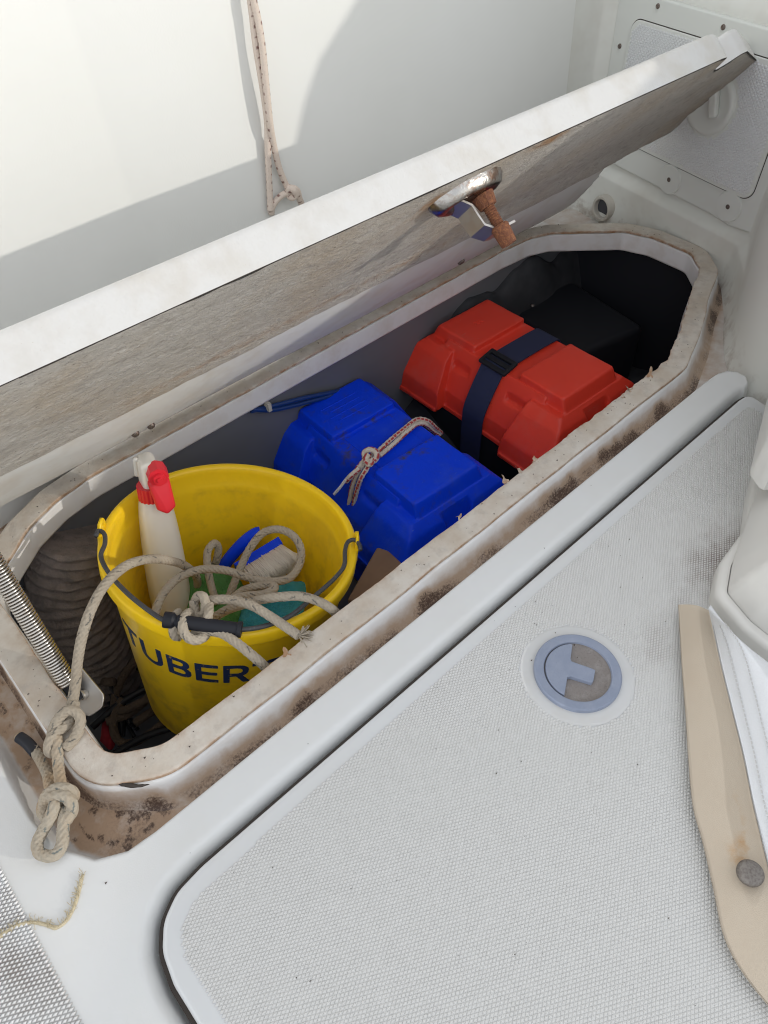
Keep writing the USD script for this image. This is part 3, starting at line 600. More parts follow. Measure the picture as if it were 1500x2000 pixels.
obj('smooth_boss', at_c(lathe([(.036, .0012), (.053, .0012), (.0550, .0006), (.0556, 0)], 96)), 'boss_gelcoat', hatch, smooth=False)
ring = obj('latch_ring', at_c(lathe([(.0425, .0008), (.0423, .0050), (.0410, .0062), (.0345, .0062), (.0330, .0056), (.0322, .0036)], 96)), 'latch_plastic', hatch, smooth=40)
obj('latch_cup', at_c(lathe([(.0001, .0004), (.026, .0004), (.0305, .0010), (.0328, .0026), (.0330, .0052)], 96)), 'latch_dirt', ring, smooth=True)
tp_ = [(0.39,0.1677),(0.373,0.1579),(0.3828,0.135),(0.3687,0.1277),(0.3579,0.1495),(0.3395,0.139)]
tp_ = [np.array(q)-cu for q in tp_]
aa, bb = math.atan2(tp_[5][1], tp_[5][0]), math.atan2(tp_[0][1], tp_[0][0])
if bb < aa: aa, bb = bb, aa
mid = unit((np.mean(tp_[:1]+tp_[5:], 0))); 
arc_from, arc_to = math.atan2(tp_[0][1], tp_[0][0]), math.atan2(tp_[5][1], tp_[5][0])
da = (arc_to-arc_from) % (2*np.pi); 
opp = -unit(np.mean(tp_[2:4], 0)); amid = arc_from+da/2
if np.dot([math.cos(amid), math.sin(amid)], opp) < 0: da -= 2*np.pi
arc = [(.0312*math.cos(arc_from+da*t), .0312*math.sin(arc_from+da*t)) for t in np.linspace(1, 0, 30)]
turn = ccw(Polygon([tuple(q) for q in tp_[1:5]] + arc).buffer(.0006).buffer(-.0006))
tm_ = slab(turn, .0006, .0056, .0009, 2)
obj('turn_handle', at_c(tm_), 'latch_plastic', ring, smooth=40)

# tread on the seat at the lower left
lt = Polygon([(-.30, .43), (-.1245, .43), (-.1245, .10), (-.30, .10)])
tv, tf, tm = pyramids(lt, (.0032, .00174), (.0032, -.00174), .0014, .30, .2); tv[:, 2] += .0006
obj('seat_tread', (tv, tf), 'tread_gelcoat', deck, smooth=False, mark=tm*.9, kind='stuff')

# ---------------------------------------------------------------- moulded console and canvas flap at the right
con = thing('console_base', 'moulded white pedestal base on the hatch at the right', 'pedestal', loc=(.65, .05, 0))
CB = ccw(rounded(Polygon([(.700, .150), (.640, .124), (.575, .118), (.532, .100), (.515, .06), (.500, -.05), (.49, -.3), (.95, -.3), (.95, .19), (.80, .185)]), .022))
def stack(poly, levels):
    c = resample(np.array(poly.exterior.coords)[:-1], .006); nr = normals2(c); n = len(c); V, F = [], []
    for o, z in levels: V.append(np.c_[c-nr*o, np.full(n, z)])
    i = np.arange(n)
    for k in range(len(levels)-1):
        a, b = k*n+i, k*n+(i+1) % n; F += [np.stack([a, b, b+n], 1), np.stack([a, b+n, a+n], 1)]
    return np.vstack(V), np.vstack(F)
obj('base_flange', stack(CB, [(0, hz-.001), (0, .012), (.002, .0165), (.005, .019), (.011, .0200)]), 'console_gelcoat', con, smooth=50)
bodyc = CB.buffer(-.0118).convex_hull
bl_ = [(bodyc, .0165), (bodyc, .026), (bodyc.buffer(-.010), .05), (bodyc.buffer(-.034), .10), (bodyc.buffer(-.062), .145), (bodyc.buffer(-.10), .175)]
obj('pedestal_body', hull([(x, y, z) for q, z in bl_ for x, y in resample(np.array(q.exterior.coords)[:-1], .006)]), 'console_gelcoat', con, smooth=40)
CU = ccw(rounded(Polygon([(.665, .150), (.650, .128), (.700, .10), (.98, .02), (.98, .25), (.80, .20)]), .006))
obj('upper_moulding', stack(CU, [(.012, .060), (.003, .061), (0, .064), (0, .13), (.01, .16), (.03, .175), (.07, .18)]), 'console_gelcoat', con, smooth=40)

flap = thing('canvas_flap', 'beige hemmed white canvas flap with a metal snap lying over the hatch', 'canvas cover', loc=(.4, .02, .01))
Lp = np.array([(0.5024,0.1199,0.008),(0.4767,0.1022,0.008),(0.4422,0.0786,0.008),(0.398,0.0472,0.008),(0.3653,0.0247,0.008),(0.329,-0.0022,0.008),(0.3121,-0.0203,0.008),(0.2845,-0.0468,0.008),(0.2614,-0.0686,0.008),(0.2515,-0.0865,0.008),(0.2452,-0.1115,0.008),(0.2417,-0.1357,0.008)])
Rp = np.array([(0.5083,0.093,0.02),(0.4839,0.0721,0.02),(0.4599,0.0519,0.02),(0.4244,0.0205,0.02),(0.3921,-0.0081,0.02),(0.3613,-0.0331,0.02),(0.3459,-0.0466,0.02),(0.3212,-0.0682,0.02),(0.295,-0.0898,0.02),(0.2748,-0.107,0.02),(0.2591,-0.1259,0.02),(0.2441,-0.1473,0.02)])
def ribbon(A, B, nu, bulge, thick=.0015):
    A, B = catmull(A, .006), catmull(B, .006); n = 60
    rs = lambda q: np.stack([np.interp(np.linspace(0, 1, n), np.linspace(0, 1, len(q)), q[:, k]) for k in range(3)], 1)
    A, B = rs(A), rs(B); t = np.linspace(0, 1, nu)[None, :, None]
    V = A[:, None]*(1-t) + B[:, None]*t; V[..., 2] += bulge(np.linspace(0, 1, n)[:, None], np.linspace(0, 1, nu)[None])
    i, j = np.meshgrid(np.arange(n-1), np.arange(nu-1), indexing='ij'); q = np.stack([i*nu+j, i*nu+j+1, (i+1)*nu+j+1, (i+1)*nu+j], -1).reshape(-1, 4)
    F = np.vstack([q[:, [0, 1, 2]], q[:, [0, 2, 3]]]); W = V.reshape(-1, 3); N = len(W)
    bd = [*range(nu), *[k*nu+nu-1 for k in range(1, n)], *[(n-1)*nu+k for k in range(nu-2, -1, -1)], *[k*nu for k in range(n-2, 0, -1)]]
    bd = np.array(bd); b2 = np.roll(bd, -1)
    F = np.vstack([F, F[:, ::-1]+N, np.stack([bd, b2, b2+N], 1), np.stack([bd, b2+N, bd+N], 1)])
    return np.vstack([W, W-[0, 0, thick]]), F
v, f = ribbon(Lp, Rp, 20, lambda a, b: .004*np.sin(b*np.pi)*(.6+.4*np.sin(a*5+1)) + .0010*np.sin(a*11+b*3)*b*(1-b)*2)
mk = .5*np.exp(-((np.linalg.norm(v[:, :2]-[.318, -.047], axis=1))/.012)**2) + .35*np.exp(-((v[:, 0]-.335)/.03)**2)*np.exp(-(np.abs((v[:, 0]-.36)*.75-(v[:, 1]+.02))/.006)**2)
obj('beige_hem', (v, f), 'canvas_beige', flap, smooth=60, mark=np.clip(mk, 0, 1)) if False else obj('beige_hem', (v, f), 'canvas_beige', flap, smooth=True, mark=np.clip(mk, 0, 1))
R2 = Rp + np.array([.0, .0, .0026]); W2 = np.array([(0.4896,0.0904,0.045),(0.4825,0.0671,0.045),(0.4771,0.0435,0.045),(0.4731,0.0117,0.045),(0.4637,-0.0211,0.045),(0.4415,-0.0579,0.045),(0.4113,-0.0876,0.045),(0.3859,-0.1063,0.045),(0.3622,-0.1237,0.045),(0.3335,-0.1425,0.045),(0.3133,-0.1575,0.045),(0.2934,-0.1782,0.045)])
v, f = ribbon(R2, W2, 22, lambda a, b: .012*np.sin(b*np.pi)*(.5+.5*np.sin(a*5)))
obj('white_panel', (v, f), 'canvas_white', flap, smooth=True)
def stitches():
    out = []; A = catmull(R2, .0042); B = catmull(W2, .0042); n = min(len(A), len(B))
    A = A; Bi = np.stack([np.interp(np.linspace(0, 1, len(A)), np.linspace(0, 1, len(B)), B[:, k]) for k in range(3)], 1)
    for k in range(6, len(A)-1):
        for fr in (.006, .016):
            d = unit(Bi[k]-A[k]); p = A[k] + d*fr; q = A[k+1] + d*fr
            s = p + (q-p)*.15; e = p + (q-p)*.80
            up = np.array([0, 0, .0022+.012*math.sin(min(1, fr/np.linalg.norm(Bi[k]-A[k]))*math.pi)*(.5+.5*math.sin(k/len(A)*5))])
            out.append(sweep(np.array([s+up, (s+e)/2+up+[0, 0, .0004], e+up]), .0006, 5))
    return cat_mesh(out)
obj('stitching', stitches(), 'stitch_thread', flap, smooth=True, kind='stuff')
SN = np.array([(0.3085,-0.058,0.0235)][0])
snx, sny, snz = unit([.75, -.66, .06]), None, unit([-.12, .1, .98]); sny = np.cross(snz, snx); snx = np.cross(sny, snz)
obj('snap_button', to_frame(lathe([(.0001, .0040), (.004, .0042), (.0075, .0036), (.0092, .0026), (.0100, .0014), (.0100, -.0005)], 40), SN, snx, sny, snz), 'snap_metal', flap, smooth=True)

# ---------------------------------------------------------------- yellow bucket
BC = np.array([0.22839821, 0.53897236, -0.01308394]); bN = unit([0.21901813, -0.01673131, 0.97557733]); bE1 = unit(np.cross([0, 1., 0], bN)); bE2 = np.cross(bN, bE1)
def bkt(m): return to_frame(m, BC, bE1, bE2, bN)
bucket = thing('yellow_bucket', 'yellow plastic bucket with navy lettering and wire handle in the locker', 'bucket', loc=BC - bN*.27)
prof = [(.0001, -.262), (.105, -.262), (.109, -.258), (.1325, -.052), (.1338, -.036), (.1345, -.0255), (.1378, -.0235), (.1385, -.010), (.1395, -.003), (.1420, .0), (.1470, 0), (.1495, -.0025), (.1500, -.006), (.1500, -.017), (.1485, -.0195), (.1420, -.0195), (.1415, -.024), (.1395, -.050), (.1135, -.266), (.110, -.270), (.0001, -.270)]
bv, bf = lathe(prof, 160)
mkb = np.repeat([.5, .5, .5, .12, .15, .02, .02, 0, 0, 0, 0, 0, 0, 0, 0, .0, .05, .1, .35, .4, .4], 160)
bbody = obj('bucket_body', bkt((bv, bf[:, ::-1])), 'yellow_plastic', bucket, smooth=True, mark=mkb)
# finer rings so the brown mark deepens towards the bottom: the lathe above carries it per ring
angL, angR = math.radians(140.8), math.radians(-37.7)
for a in (angL, angR):
    lug = Polygon([(-.016, -.016), (.016, -.016), (.011, .006), (.006, .0135), (-.006, .0135), (-.011, .006)]).difference(Point(0, .005).buffer(.0042))
    lm = prism(lug, -.002, .002); er = np.array([math.cos(a), math.sin(a), 0]); et = np.array([-math.sin(a), math.cos(a), 0])
    obj('handle_lug', bkt(to_frame(lm, er*.1482, et, np.array([0, 0, 1.]), er)), 'yellow_plastic', bucket, smooth=40, mark=np.zeros(len(lm[0])))
wireL = [(-0.1282,0.0794,0.008),(-0.1212,0.0862,0.008),(-0.119,0.0784,0.008),(-0.1259,0.0625,0.008),(-0.138,0.0478,0.008),(-0.1435,0.0198,0.008),(-0.1424,-0.0178,0.008),(-0.1368,-0.0518,0.008),(-0.1311,-0.0722,0.008),(-0.1187,-0.0905,0.008)]
wireR = [(-0.0922,-0.1149,0.008),(-0.0718,-0.1306,0.008),(-0.0521,-0.1389,0.008),(-0.0251,-0.1428,0.008),(0.0114,-0.1363,0.008),(0.0524,-0.1269,0.008),(0.073,-0.1181,0.008),(0.091,-0.0991,0.008),(0.1041,-0.0896,0.008),(0.1127,-0.0911,0.008),(0.1118,-0.1014,0.008),(0.1069,-0.1089,0.008)]
handle = obj('wire_handle', cat_mesh([bkt(sweep(catmull(wireL, .003), .0026, 10)), bkt(sweep(catmull(wireR, .003), .0026, 10))]), 'dark_wire', bucket, smooth=True)
gp = np.array([(-0.132,-0.075,0.012),(-0.0775,-0.1315,0.012)])
gd = gp[1]-gp[0]; gl = np.linalg.norm(gd)
def grip_rad(L, th): return .0072 + .0012*((L < .010*1.0) | (L > gl-.004)) - .0012*((L > .0105) & (L < .013)) + 0*th
obj('handle_grip', bkt(sweep(gp[0] + np.r_[0, .0003, np.linspace(.001, gl-.001, 60), gl-.0003, gl][:, None]*gd/gl, grip_rad, 20)), 'grip_rubber', handle, smooth=40)
def wrap_text(text, height, ang0, zc, bold=True, depth=.0006, width=None, squash=1.0):
    t = meshkit.text_mesh(text, height, depth, bold); t = trimesh.Trimesh(*trimesh.remesh.subdivide_to_size(t.vertices, t.faces, .006))
    v = np.array(t.vertices); v[:, 0] -= v[:, 0].mean() if width is None else (v[:, 0].min()+v[:, 0].max())/2; v[:, 0] *= squash
    zc_ = zc + v[:, 1]; r = np.interp(zc_, [-.266, -.050], [.1135, .1395]) - .0002 + v[:, 2]
    rm = np.interp(zc, [-.266, -.050], [.1135, .1395]); a = ang0 + v[:, 0]/rm
    return np.stack([r*np.cos(a), r*np.sin(a), zc_], 1), np.array(t.faces)
ANG = math.radians(-126)
obj('lettering', bkt(wrap_text('TUBERTINI', .034, ANG, -.100, True, width=1, squash=1.10)), 'navy_ink', bbody, smooth=False)
obj('small_lettering', bkt(wrap_text('PER LA PESCA', .010, ANG, -.168, True, width=1, squash=1.2)), 'navy_ink', bucket, smooth=False) if False else None
obj('small_lettering', bkt(wrap_text('TELEFONO', .0070, ANG+.10, -.172, True, width=1, squash=1.15)), 'navy_ink', bbody, smooth=False)

# ---------------------------------------------------------------- spray bottle in the bucket
N_ = np.array([(0.1898,0.6431,0.006)][0]); B_ = np.array([(0.1483,0.6205,-0.19)][0])
bu = unit(N_-B_); bl = np.linalg.norm(N_-B_)
toward = np.array([0, 0, .63]) - N_; toward = toward - bu*(toward@bu); fz = unit(toward*1.0 + .25*camR*0 + .08*np.cross(bu, toward)); fx_ = np.cross(fz, bu)
fr = np.stack([fx_, fz, bu], 1)
def bot(m): v, f = vf(m); return B_ + (v*[-1, 1, 1]) @ np.stack([fx_, fz, bu]), f[:, ::-1]
bottle = thing('spray_bottle', 'translucent white spray bottle with red trigger head standing in the yellow bucket', 'spray bottle', loc=B_)
lev = [(0, .0235, .034), (.006, .0255, .037), (.05, .0262, .038), (.10, .0255, .036), (bl*.72, .0235, .031), (bl*.86, .0215, .026), (bl*.95, .0195, .0205), (bl*1.0, .0165, .0165), (bl*1.02, .0135, .0135)]
th_ = np.arange(48)*2*np.pi/48; V = []
for z, a, b in lev:
    e = .75; cs, sn = np.cos(th_), np.sin(th_); V.append(np.stack([a*np.sign(cs)*np.abs(cs)**e, b*np.sign(sn)*np.abs(sn)**e, np.full(48, z)], 1))
V = np.vstack(V); i, j = np.meshgrid(np.arange(len(lev)-1), np.arange(48), indexing='ij'); q = np.stack([i*48+j, i*48+(j+1) % 48, (i+1)*48+(j+1) % 48, (i+1)*48+j], -1).reshape(-1, 4)
obj('bottle_body', bot((V, np.vstack([q[:, [0, 1, 2]], q[:, [0, 2, 3]]]))), 'bottle_plastic', bottle, smooth=True)
def ribbed(L, th): return .0155 + .0008*(np.sin(th*20) > 0) + 0*L
obj('collar', bot(sweep(np.array([[-.002, 0, bl+.001], [-.002, 0, bl+.003], [-.002, 0, bl+.017], [-.002, 0, bl+.020]]), ribbed, 80)), 'trigger_plastic', bottle, smooth=20)
body = m3.Manifold.batch_hull([m3.Manifold.sphere(.007, 16).translate(p) for p in ((-.006, -.012, bl+.020), (-.004, .004, bl+.020), (-.006, -.020, bl+.044), (-.004, .012, bl+.050), (.002, .012, bl+.050), (.002, -.018, bl+.046))])
sprayer = obj('sprayer_body', bot(body), 'clear_plastic', bottle, smooth=50)
obj('sprayer_tail', bot(m3.Manifold.batch_hull([m3.Manifold.sphere(.0035, 12).translate(p) for p in ((-.012, -.022, bl+.044), (-.013, -.010, bl+.050), (-.0135, -.018, bl+.026), (-.012, -.012, bl+.030))])), 'clear_plastic', sprayer, smooth=50)
obj('nozzle', bot((m3.Manifold.cylinder(.020, .0125, .0118, 8).rotate((-90, 0, 0)).translate((.006, .012, bl+.046))) + m3.Manifold.cylinder(.004, .0072, .0068, 24).rotate((-90, 0, 0)).translate((.0065, .0318, bl+.0455)) + m3.Manifold.cylinder(.003, .0035, .003, 16).rotate((-90, 0, 0)).translate((.0065, .0352, bl+.0455))), 'trigger_plastic', sprayer, smooth=30)
tr = m3.Manifold.batch_hull([m3.Manifold.sphere(.0045, 14).translate(p) for p in ((-.002, .020, bl+.034), (.0145, .020, bl+.034), (.003, .026, bl+.002), (.0165, .026, bl+.002), (.010, .028, bl-.002))])
obj('trigger', bot(tr), 'trigger_plastic', sprayer, smooth=50)

# ---------------------------------------------------------------- cloths and brush in the bucket
def cloth(pts, amp, seed, res=46, thick=.006):
    """crumpled cloth over a closed 3D outline fan"""
    P = np.asarray(pts, float); c = P.mean(0); out = catmull(np.vstack([P, P[:1]]), .004); n = len(out)
    t = np.linspace(0, 1, res)[:, None, None]; V = c*(1-t) + out[None]*t
    d = meshkit.fbm(V*26, 4, seed)-.5; rdg = np.abs(meshkit.fbm(V*14, 3, seed+5)-.5)
    V[..., 2] += (amp*2.2*d + amp*1.6*(.3-rdg*2))*(1-t[..., 0]**6) - .012*t[..., 0]**4
    i, j = np.meshgrid(np.arange(res-1), np.arange(n-1), indexing='ij'); q = np.stack([i*n+j, (i+1)*n+j, (i+1)*n+j+1, i*n+j+1], -1).reshape(-1, 4)
    return V.reshape(-1, 3), np.vstack([q[:, [0, 1, 2]], q[:, [0, 2, 3]]])
obj('green_cloth', cloth([(0.189,0.6454,-0.135),(0.1531,0.5755,-0.135),(0.141,0.5443,-0.135),(0.1686,0.5073,-0.135),(0.1992,0.504,-0.135),(0.2286,0.5476,-0.135),(0.2399,0.5778,-0.135),(0.2405,0.6127,-0.135),(0.2142,0.6234,-0.135)], .022, 3), 'green_cloth', smooth=True)
tag(stage.GetPrimAtPath('/World/green_cloth'), 'crumpled green microfibre cloth at the bottom of the bucket', 'cloth')
obj('teal_cloth', cloth([(0.179,0.5013,-0.122),(0.2105,0.5296,-0.122),(0.2392,0.5357,-0.122),(0.2737,0.5372,-0.122),(0.279,0.5296,-0.122),(0.2757,0.5176,-0.122),(0.2955,0.5101,-0.122),(0.2854,0.4909,-0.122),(0.2649,0.4716,-0.122),(0.2435,0.4653,-0.122),(0.218,0.474,-0.122),(0.1901,0.4895,-0.122)], .022, 8), 'teal_cloth', smooth=True)
tag(stage.GetPrimAtPath('/World/teal_cloth'), 'turquoise microfibre cloth beside the brush in the bucket', 'cloth')
brush = thing('scrub_brush', 'blue scrubbing brush with worn white bristles lying in the bucket', 'brush', loc=[(0.2793,0.5866,-0.15)][0])
bpth = catmull([(0.2329,0.6216,-0.15),(0.2635,0.6118,-0.125),(0.2944,0.6025,-0.11),(0.2909,0.5921,-0.12),(0.257,0.6027,-0.145)], .004)
hA, hB = np.array([(0.2416,0.6007,-0.15)][0]), np.array([(0.3085,0.5782,-0.125)][0])
bu_ = unit(hB-hA); bdn = unit(np.cross(bu_, [0, 0, 1.])); bw_ = np.cross(bu_, bdn)
def brf(m, o): return to_frame(m, o, bu_, bdn, bw_)
mid_ = (hA+hB)/2
obj('brush_handle', sweep(catmull([(0.2329,0.6166,-0.15),(0.2531,0.6102,-0.128),(0.2738,0.6044,-0.112),(0.2888,0.5994,-0.105),(0.2939,0.597,-0.105)], .004), .0085, 14), 'blue_plastic', brush, smooth=True)
rA, rB, tA, tB = (np.array(q) for q in [(0.244,0.5695,-0.112),(0.3002,0.5617,-0.106),(0.244,0.5401,-0.122),(0.3035,0.5331,-0.114)])
bdir = unit((tA-rA)+(tB-rB)); bax = unit(rB-rA); bdep = np.cross(bax, bdir); bdep *= np.sign(-bdep[2]) or 1
bm, bmk = [], []
for a in np.linspace(0, 1, 15):
    for b in range(6):
        root = rA*(1-a) + rB*a + bdep*(.0050*b) + bax*(.0025*(b % 2)); ln = np.linalg.norm((tA-rA)*(1-a)+(tB-rB)*a)
        for k in range(16):
            st = root + bax*rng.normal(0, .0008) + bdep*rng.normal(0, .0008); dr = unit(bdir + bax*(rng.normal(0, .09)+(a-.5)*.22) + bdep*(rng.normal(0, .08)+(b-2.5)*.06))
            l2 = ln*(.90+.28*rng.random()); bm.append(sweep(np.array([st, st+dr*l2*.35, st+dr*l2*.7, st+dr*l2+rng.normal(0, .0009, 3)]), .00050, 4, cap=False)); bmk += [.9]*4 + [.25]*4 + [0.]*8
obj('bristles', cat_mesh(bm), 'bristle', brush, smooth=True, mark=np.array(bmk)*.4, kind='stuff')
obj('brush_head', hull([*(rA-bdir*.010-bax*.006+bdep*q for q in (-.003, .030)), *(rB-bdir*.010+bax*.006+bdep*q for q in (-.003, .030)), *(rA+bdir*.001-bax*.004+bdep*q for q in (-.002, .029)), *(rB+bdir*.001+bax*.004+bdep*q for q in (-.002, .029))]), 'blue_plastic', brush, smooth=30)

# ---------------------------------------------------------------- grey braided rope: through the bucket, over the coaming, two knots on the channel
rope = thing('braided_rope', 'grey braided rope tied to the bucket handle and knotted over the locker edge', 'rope', loc=[(-0.0151,0.4472,0)][0])
RR = .0049
def ropepart(name, pts, r=RR, mt='rope_grey', seed=0, **k):
    m, mk = braid(pts, r, seed=seed, **k); return obj(name, m, mt, rope, smooth=True, mark=mk)
ropepart('main_line', [(-0.0131,0.4514,0.008),(0.0008,0.4634,0.018),(0.0154,0.4783,0.03),(0.0299,0.4873,0.045),(0.0486,0.4962,0.06),(0.0727,0.5104,0.065),(0.1025,0.5272,0.055),(0.1309,0.5406,0.03),(0.1552,0.5517,-0.005),(0.1751,0.569,-0.05),(0.1875,0.5881,-0.1),(0.1878,0.5982,-0.13)], seed=1)
ropepart('loop', [(0.0995,0.5046,-0.02),(0.1103,0.5175,-0.02),(0.1312,0.5362,-0.025),(0.156,0.5501,-0.035),(0.1864,0.5536,-0.05),(0.2087,0.5406,-0.06),(0.2259,0.5192,-0.07),(0.2461,0.5014,-0.08),(0.2688,0.4934,-0.085),(0.2898,0.4994,-0.08),(0.3016,0.5114,-0.07),(0.3029,0.5269,-0.06),(0.2944,0.5436,-0.055),(0.2792,0.5572,-0.06),(0.2589,0.5612,-0.075),(0.2349,0.5544,-0.09),(0.2134,0.5438,-0.1),(0.1973,0.5362,-0.11)], seed=2)
ropepart('loop', [(0.1886,0.5489,-0.12),(0.1944,0.5668,-0.11),(0.205,0.5866,-0.095),(0.2181,0.6027,-0.085),(0.2312,0.6081,-0.085),(0.2349,0.6076,-0.095),(0.2278,0.6047,-0.11),(0.2194,0.6105,-0.13),(0.2,0.6202,-0.15)], seed=3)
ropepart('loop', [(0.1987,0.5177,-0.085),(0.2124,0.5134,-0.078),(0.2271,0.4996,-0.07),(0.2393,0.4858,-0.066),(0.2367,0.4788,-0.064),(0.2222,0.4804,-0.062),(0.2056,0.4943,-0.064),(0.1861,0.5108,-0.07)], seed=4)
ropepart('tail', [(0.147,0.4658,0.012),(0.1578,0.4543,0.016),(0.1685,0.441,0.018),(0.1783,0.4225,0.018),(0.1853,0.4018,0.014),(0.1904,0.3831,0.01),(0.1944,0.364,0.008)], seed=5)
ropepart('tail', [(0.1542,0.4705,-0.03),(0.1651,0.4637,-0.022),(0.1784,0.4496,-0.01),(0.1916,0.4305,0.006),(0.2072,0.413,0.014),(0.2244,0.3953,0.016),(0.235,0.379,0.012),(0.2427,0.3705,0),(0.2534,0.3748,-0.03)], seed=6)
ropepart('tail', [(0.1161,0.4446,0.004),(0.1253,0.4355,0.012),(0.1368,0.4192,0.014),(0.1423,0.4005,0.012),(0.1466,0.3817,0.006),(0.1521,0.3717,-0.01),(0.1561,0.3689,-0.03)], seed=7)
ropepart('knot', [(0.1362,0.4712,0.006),(0.1437,0.4693,0.02),(0.1466,0.4597,0.026),(0.1441,0.4554,0.02),(0.1372,0.45,0.014),(0.1324,0.4558,0.01),(0.136,0.4665,0.012),(0.139,0.4715,0.016)], seed=8)
ropepart('knot', [(0.1274,0.4611,0.016),(0.117,0.4512,0.026),(0.1106,0.4429,0.026),(0.1088,0.4358,0.02),(0.1132,0.4301,0.014),(0.1228,0.4295,0.01),(0.1296,0.435,0.008)], seed=9)
ropepart('knot', [(0.1478,0.4557,0.016),(0.1389,0.4408,0.022),(0.1309,0.435,0.018),(0.1269,0.4358,0.01)], seed=10)
ropepart('knot', [(0.1208,0.4732,0.01),(0.1124,0.4621,0.022),(0.1059,0.4555,0.02),(0.1024,0.4525,0.01),(0.1066,0.4548,0)], seed=11)
fe = [(0.1944,0.364,0.008)][0]
fm = []
for k in range(40):
    d = unit(np.array([.8, -.35, -.1]) + rng.normal(0, .55, 3)); fm.append(sweep(np.array([fe, np.array(fe)+d*.006, np.array(fe)+d*(.010+.006*rng.random())]), .0005, 4))
obj('frayed_end', cat_mesh(fm), 'rope_grey', rope, smooth=True, mark=np.zeros(sum(len(q[0]) for q in fm)), kind='stuff')
# first knot, on the coaming
ropepart('knot', [(-0.0071,0.4501,0.016),(-0.0166,0.4403,0.012),(-0.0251,0.4357,0.012),(-0.034,0.4353,0.013),(-0.0431,0.4308,0.012),(-0.0473,0.4252,0.008),(-0.0449,0.4241,0.004),(-0.0369,0.4298,0.002)], seed=12)
ropepart('knot', [(-0.0429,0.4331,0.006),(-0.0353,0.4399,0.012),(-0.0252,0.4417,0.02),(-0.0162,0.4402,0.024),(-0.0111,0.4353,0.022),(-0.0114,0.4285,0.018),(-0.0179,0.4233,0.012),(-0.0268,0.4206,0.008),(-0.0361,0.4198,0.006)], seed=13)
ropepart('tail', [(-0.0358,0.432,0.01),(-0.0414,0.421,0.009),(-0.0475,0.4087,0.006),(-0.0524,0.3929,0.008),(-0.055,0.3819,0.01)], mt='rope_tan', seed=14)
# second knot with its loop and the taped end
ropepart('tail', [(-0.0589,0.4551,-0.016),(-0.059,0.4374,-0.014),(-0.0596,0.4196,-0.01),(-0.0623,0.4008,-0.002),(-0.0648,0.3861,0.002)], mt='rope_tan', seed=15)
ropepart('knot', [(-0.0761,0.3764,0.004),(-0.071,0.3842,0.01),(-0.0644,0.3835,0.018),(-0.0562,0.3796,0.022),(-0.0496,0.3732,0.02),(-0.0489,0.3697,0.014),(-0.0529,0.3715,0.006)], mt='rope_tan', seed=16)
ropepart('knot', [(-0.075,0.3847,0.002),(-0.0685,0.3822,0.014),(-0.0609,0.3756,0.022),(-0.0542,0.3681,0.022),(-0.0535,0.3611,0.018),(-0.0578,0.3585,0.01),(-0.0636,0.361,0.004)], mt='rope_tan', seed=17)
ropepart('knot', [(-0.0742,0.3689,0.006),(-0.0768,0.377,0.004),(-0.074,0.3885,0),(-0.0679,0.3911,-0.002),(-0.0605,0.3773,0.004),(-0.0577,0.361,0.012),(-0.0626,0.355,0.012),(-0.0676,0.3594,0.008)], mt='rope_tan', seed=18)
ropepart('loop', [(-0.0603,0.3791,0.012),(-0.065,0.3687,0.02),(-0.0733,0.3633,0.016),(-0.0823,0.3619,0.01),(-0.0903,0.3563,0.009),(-0.0926,0.3484,0.009),(-0.089,0.3406,0.009),(-0.0827,0.3369,0.009),(-0.0759,0.3405,0.009),(-0.0703,0.3494,0.01),(-0.0644,0.3579,0.012),(-0.061,0.3675,0.01)], mt='rope_tan', seed=19)
te = catmull([(-0.0641,0.4757,-0.016),(-0.0612,0.4658,-0.016),(-0.0592,0.4498,-0.016)], .002)
obj('tape_wrap', sweep(te, .0056, 20), 'black_tape', rope, smooth=40)
tc = catmull([(-0.0651,0.478,-0.016),(-0.064,0.4748,-0.016)], .001)
obj('cut_end', sweep(tc, .0047, 16), 'rope_tan', rope, smooth=True, mark=np.zeros(16*len(tc)+2))

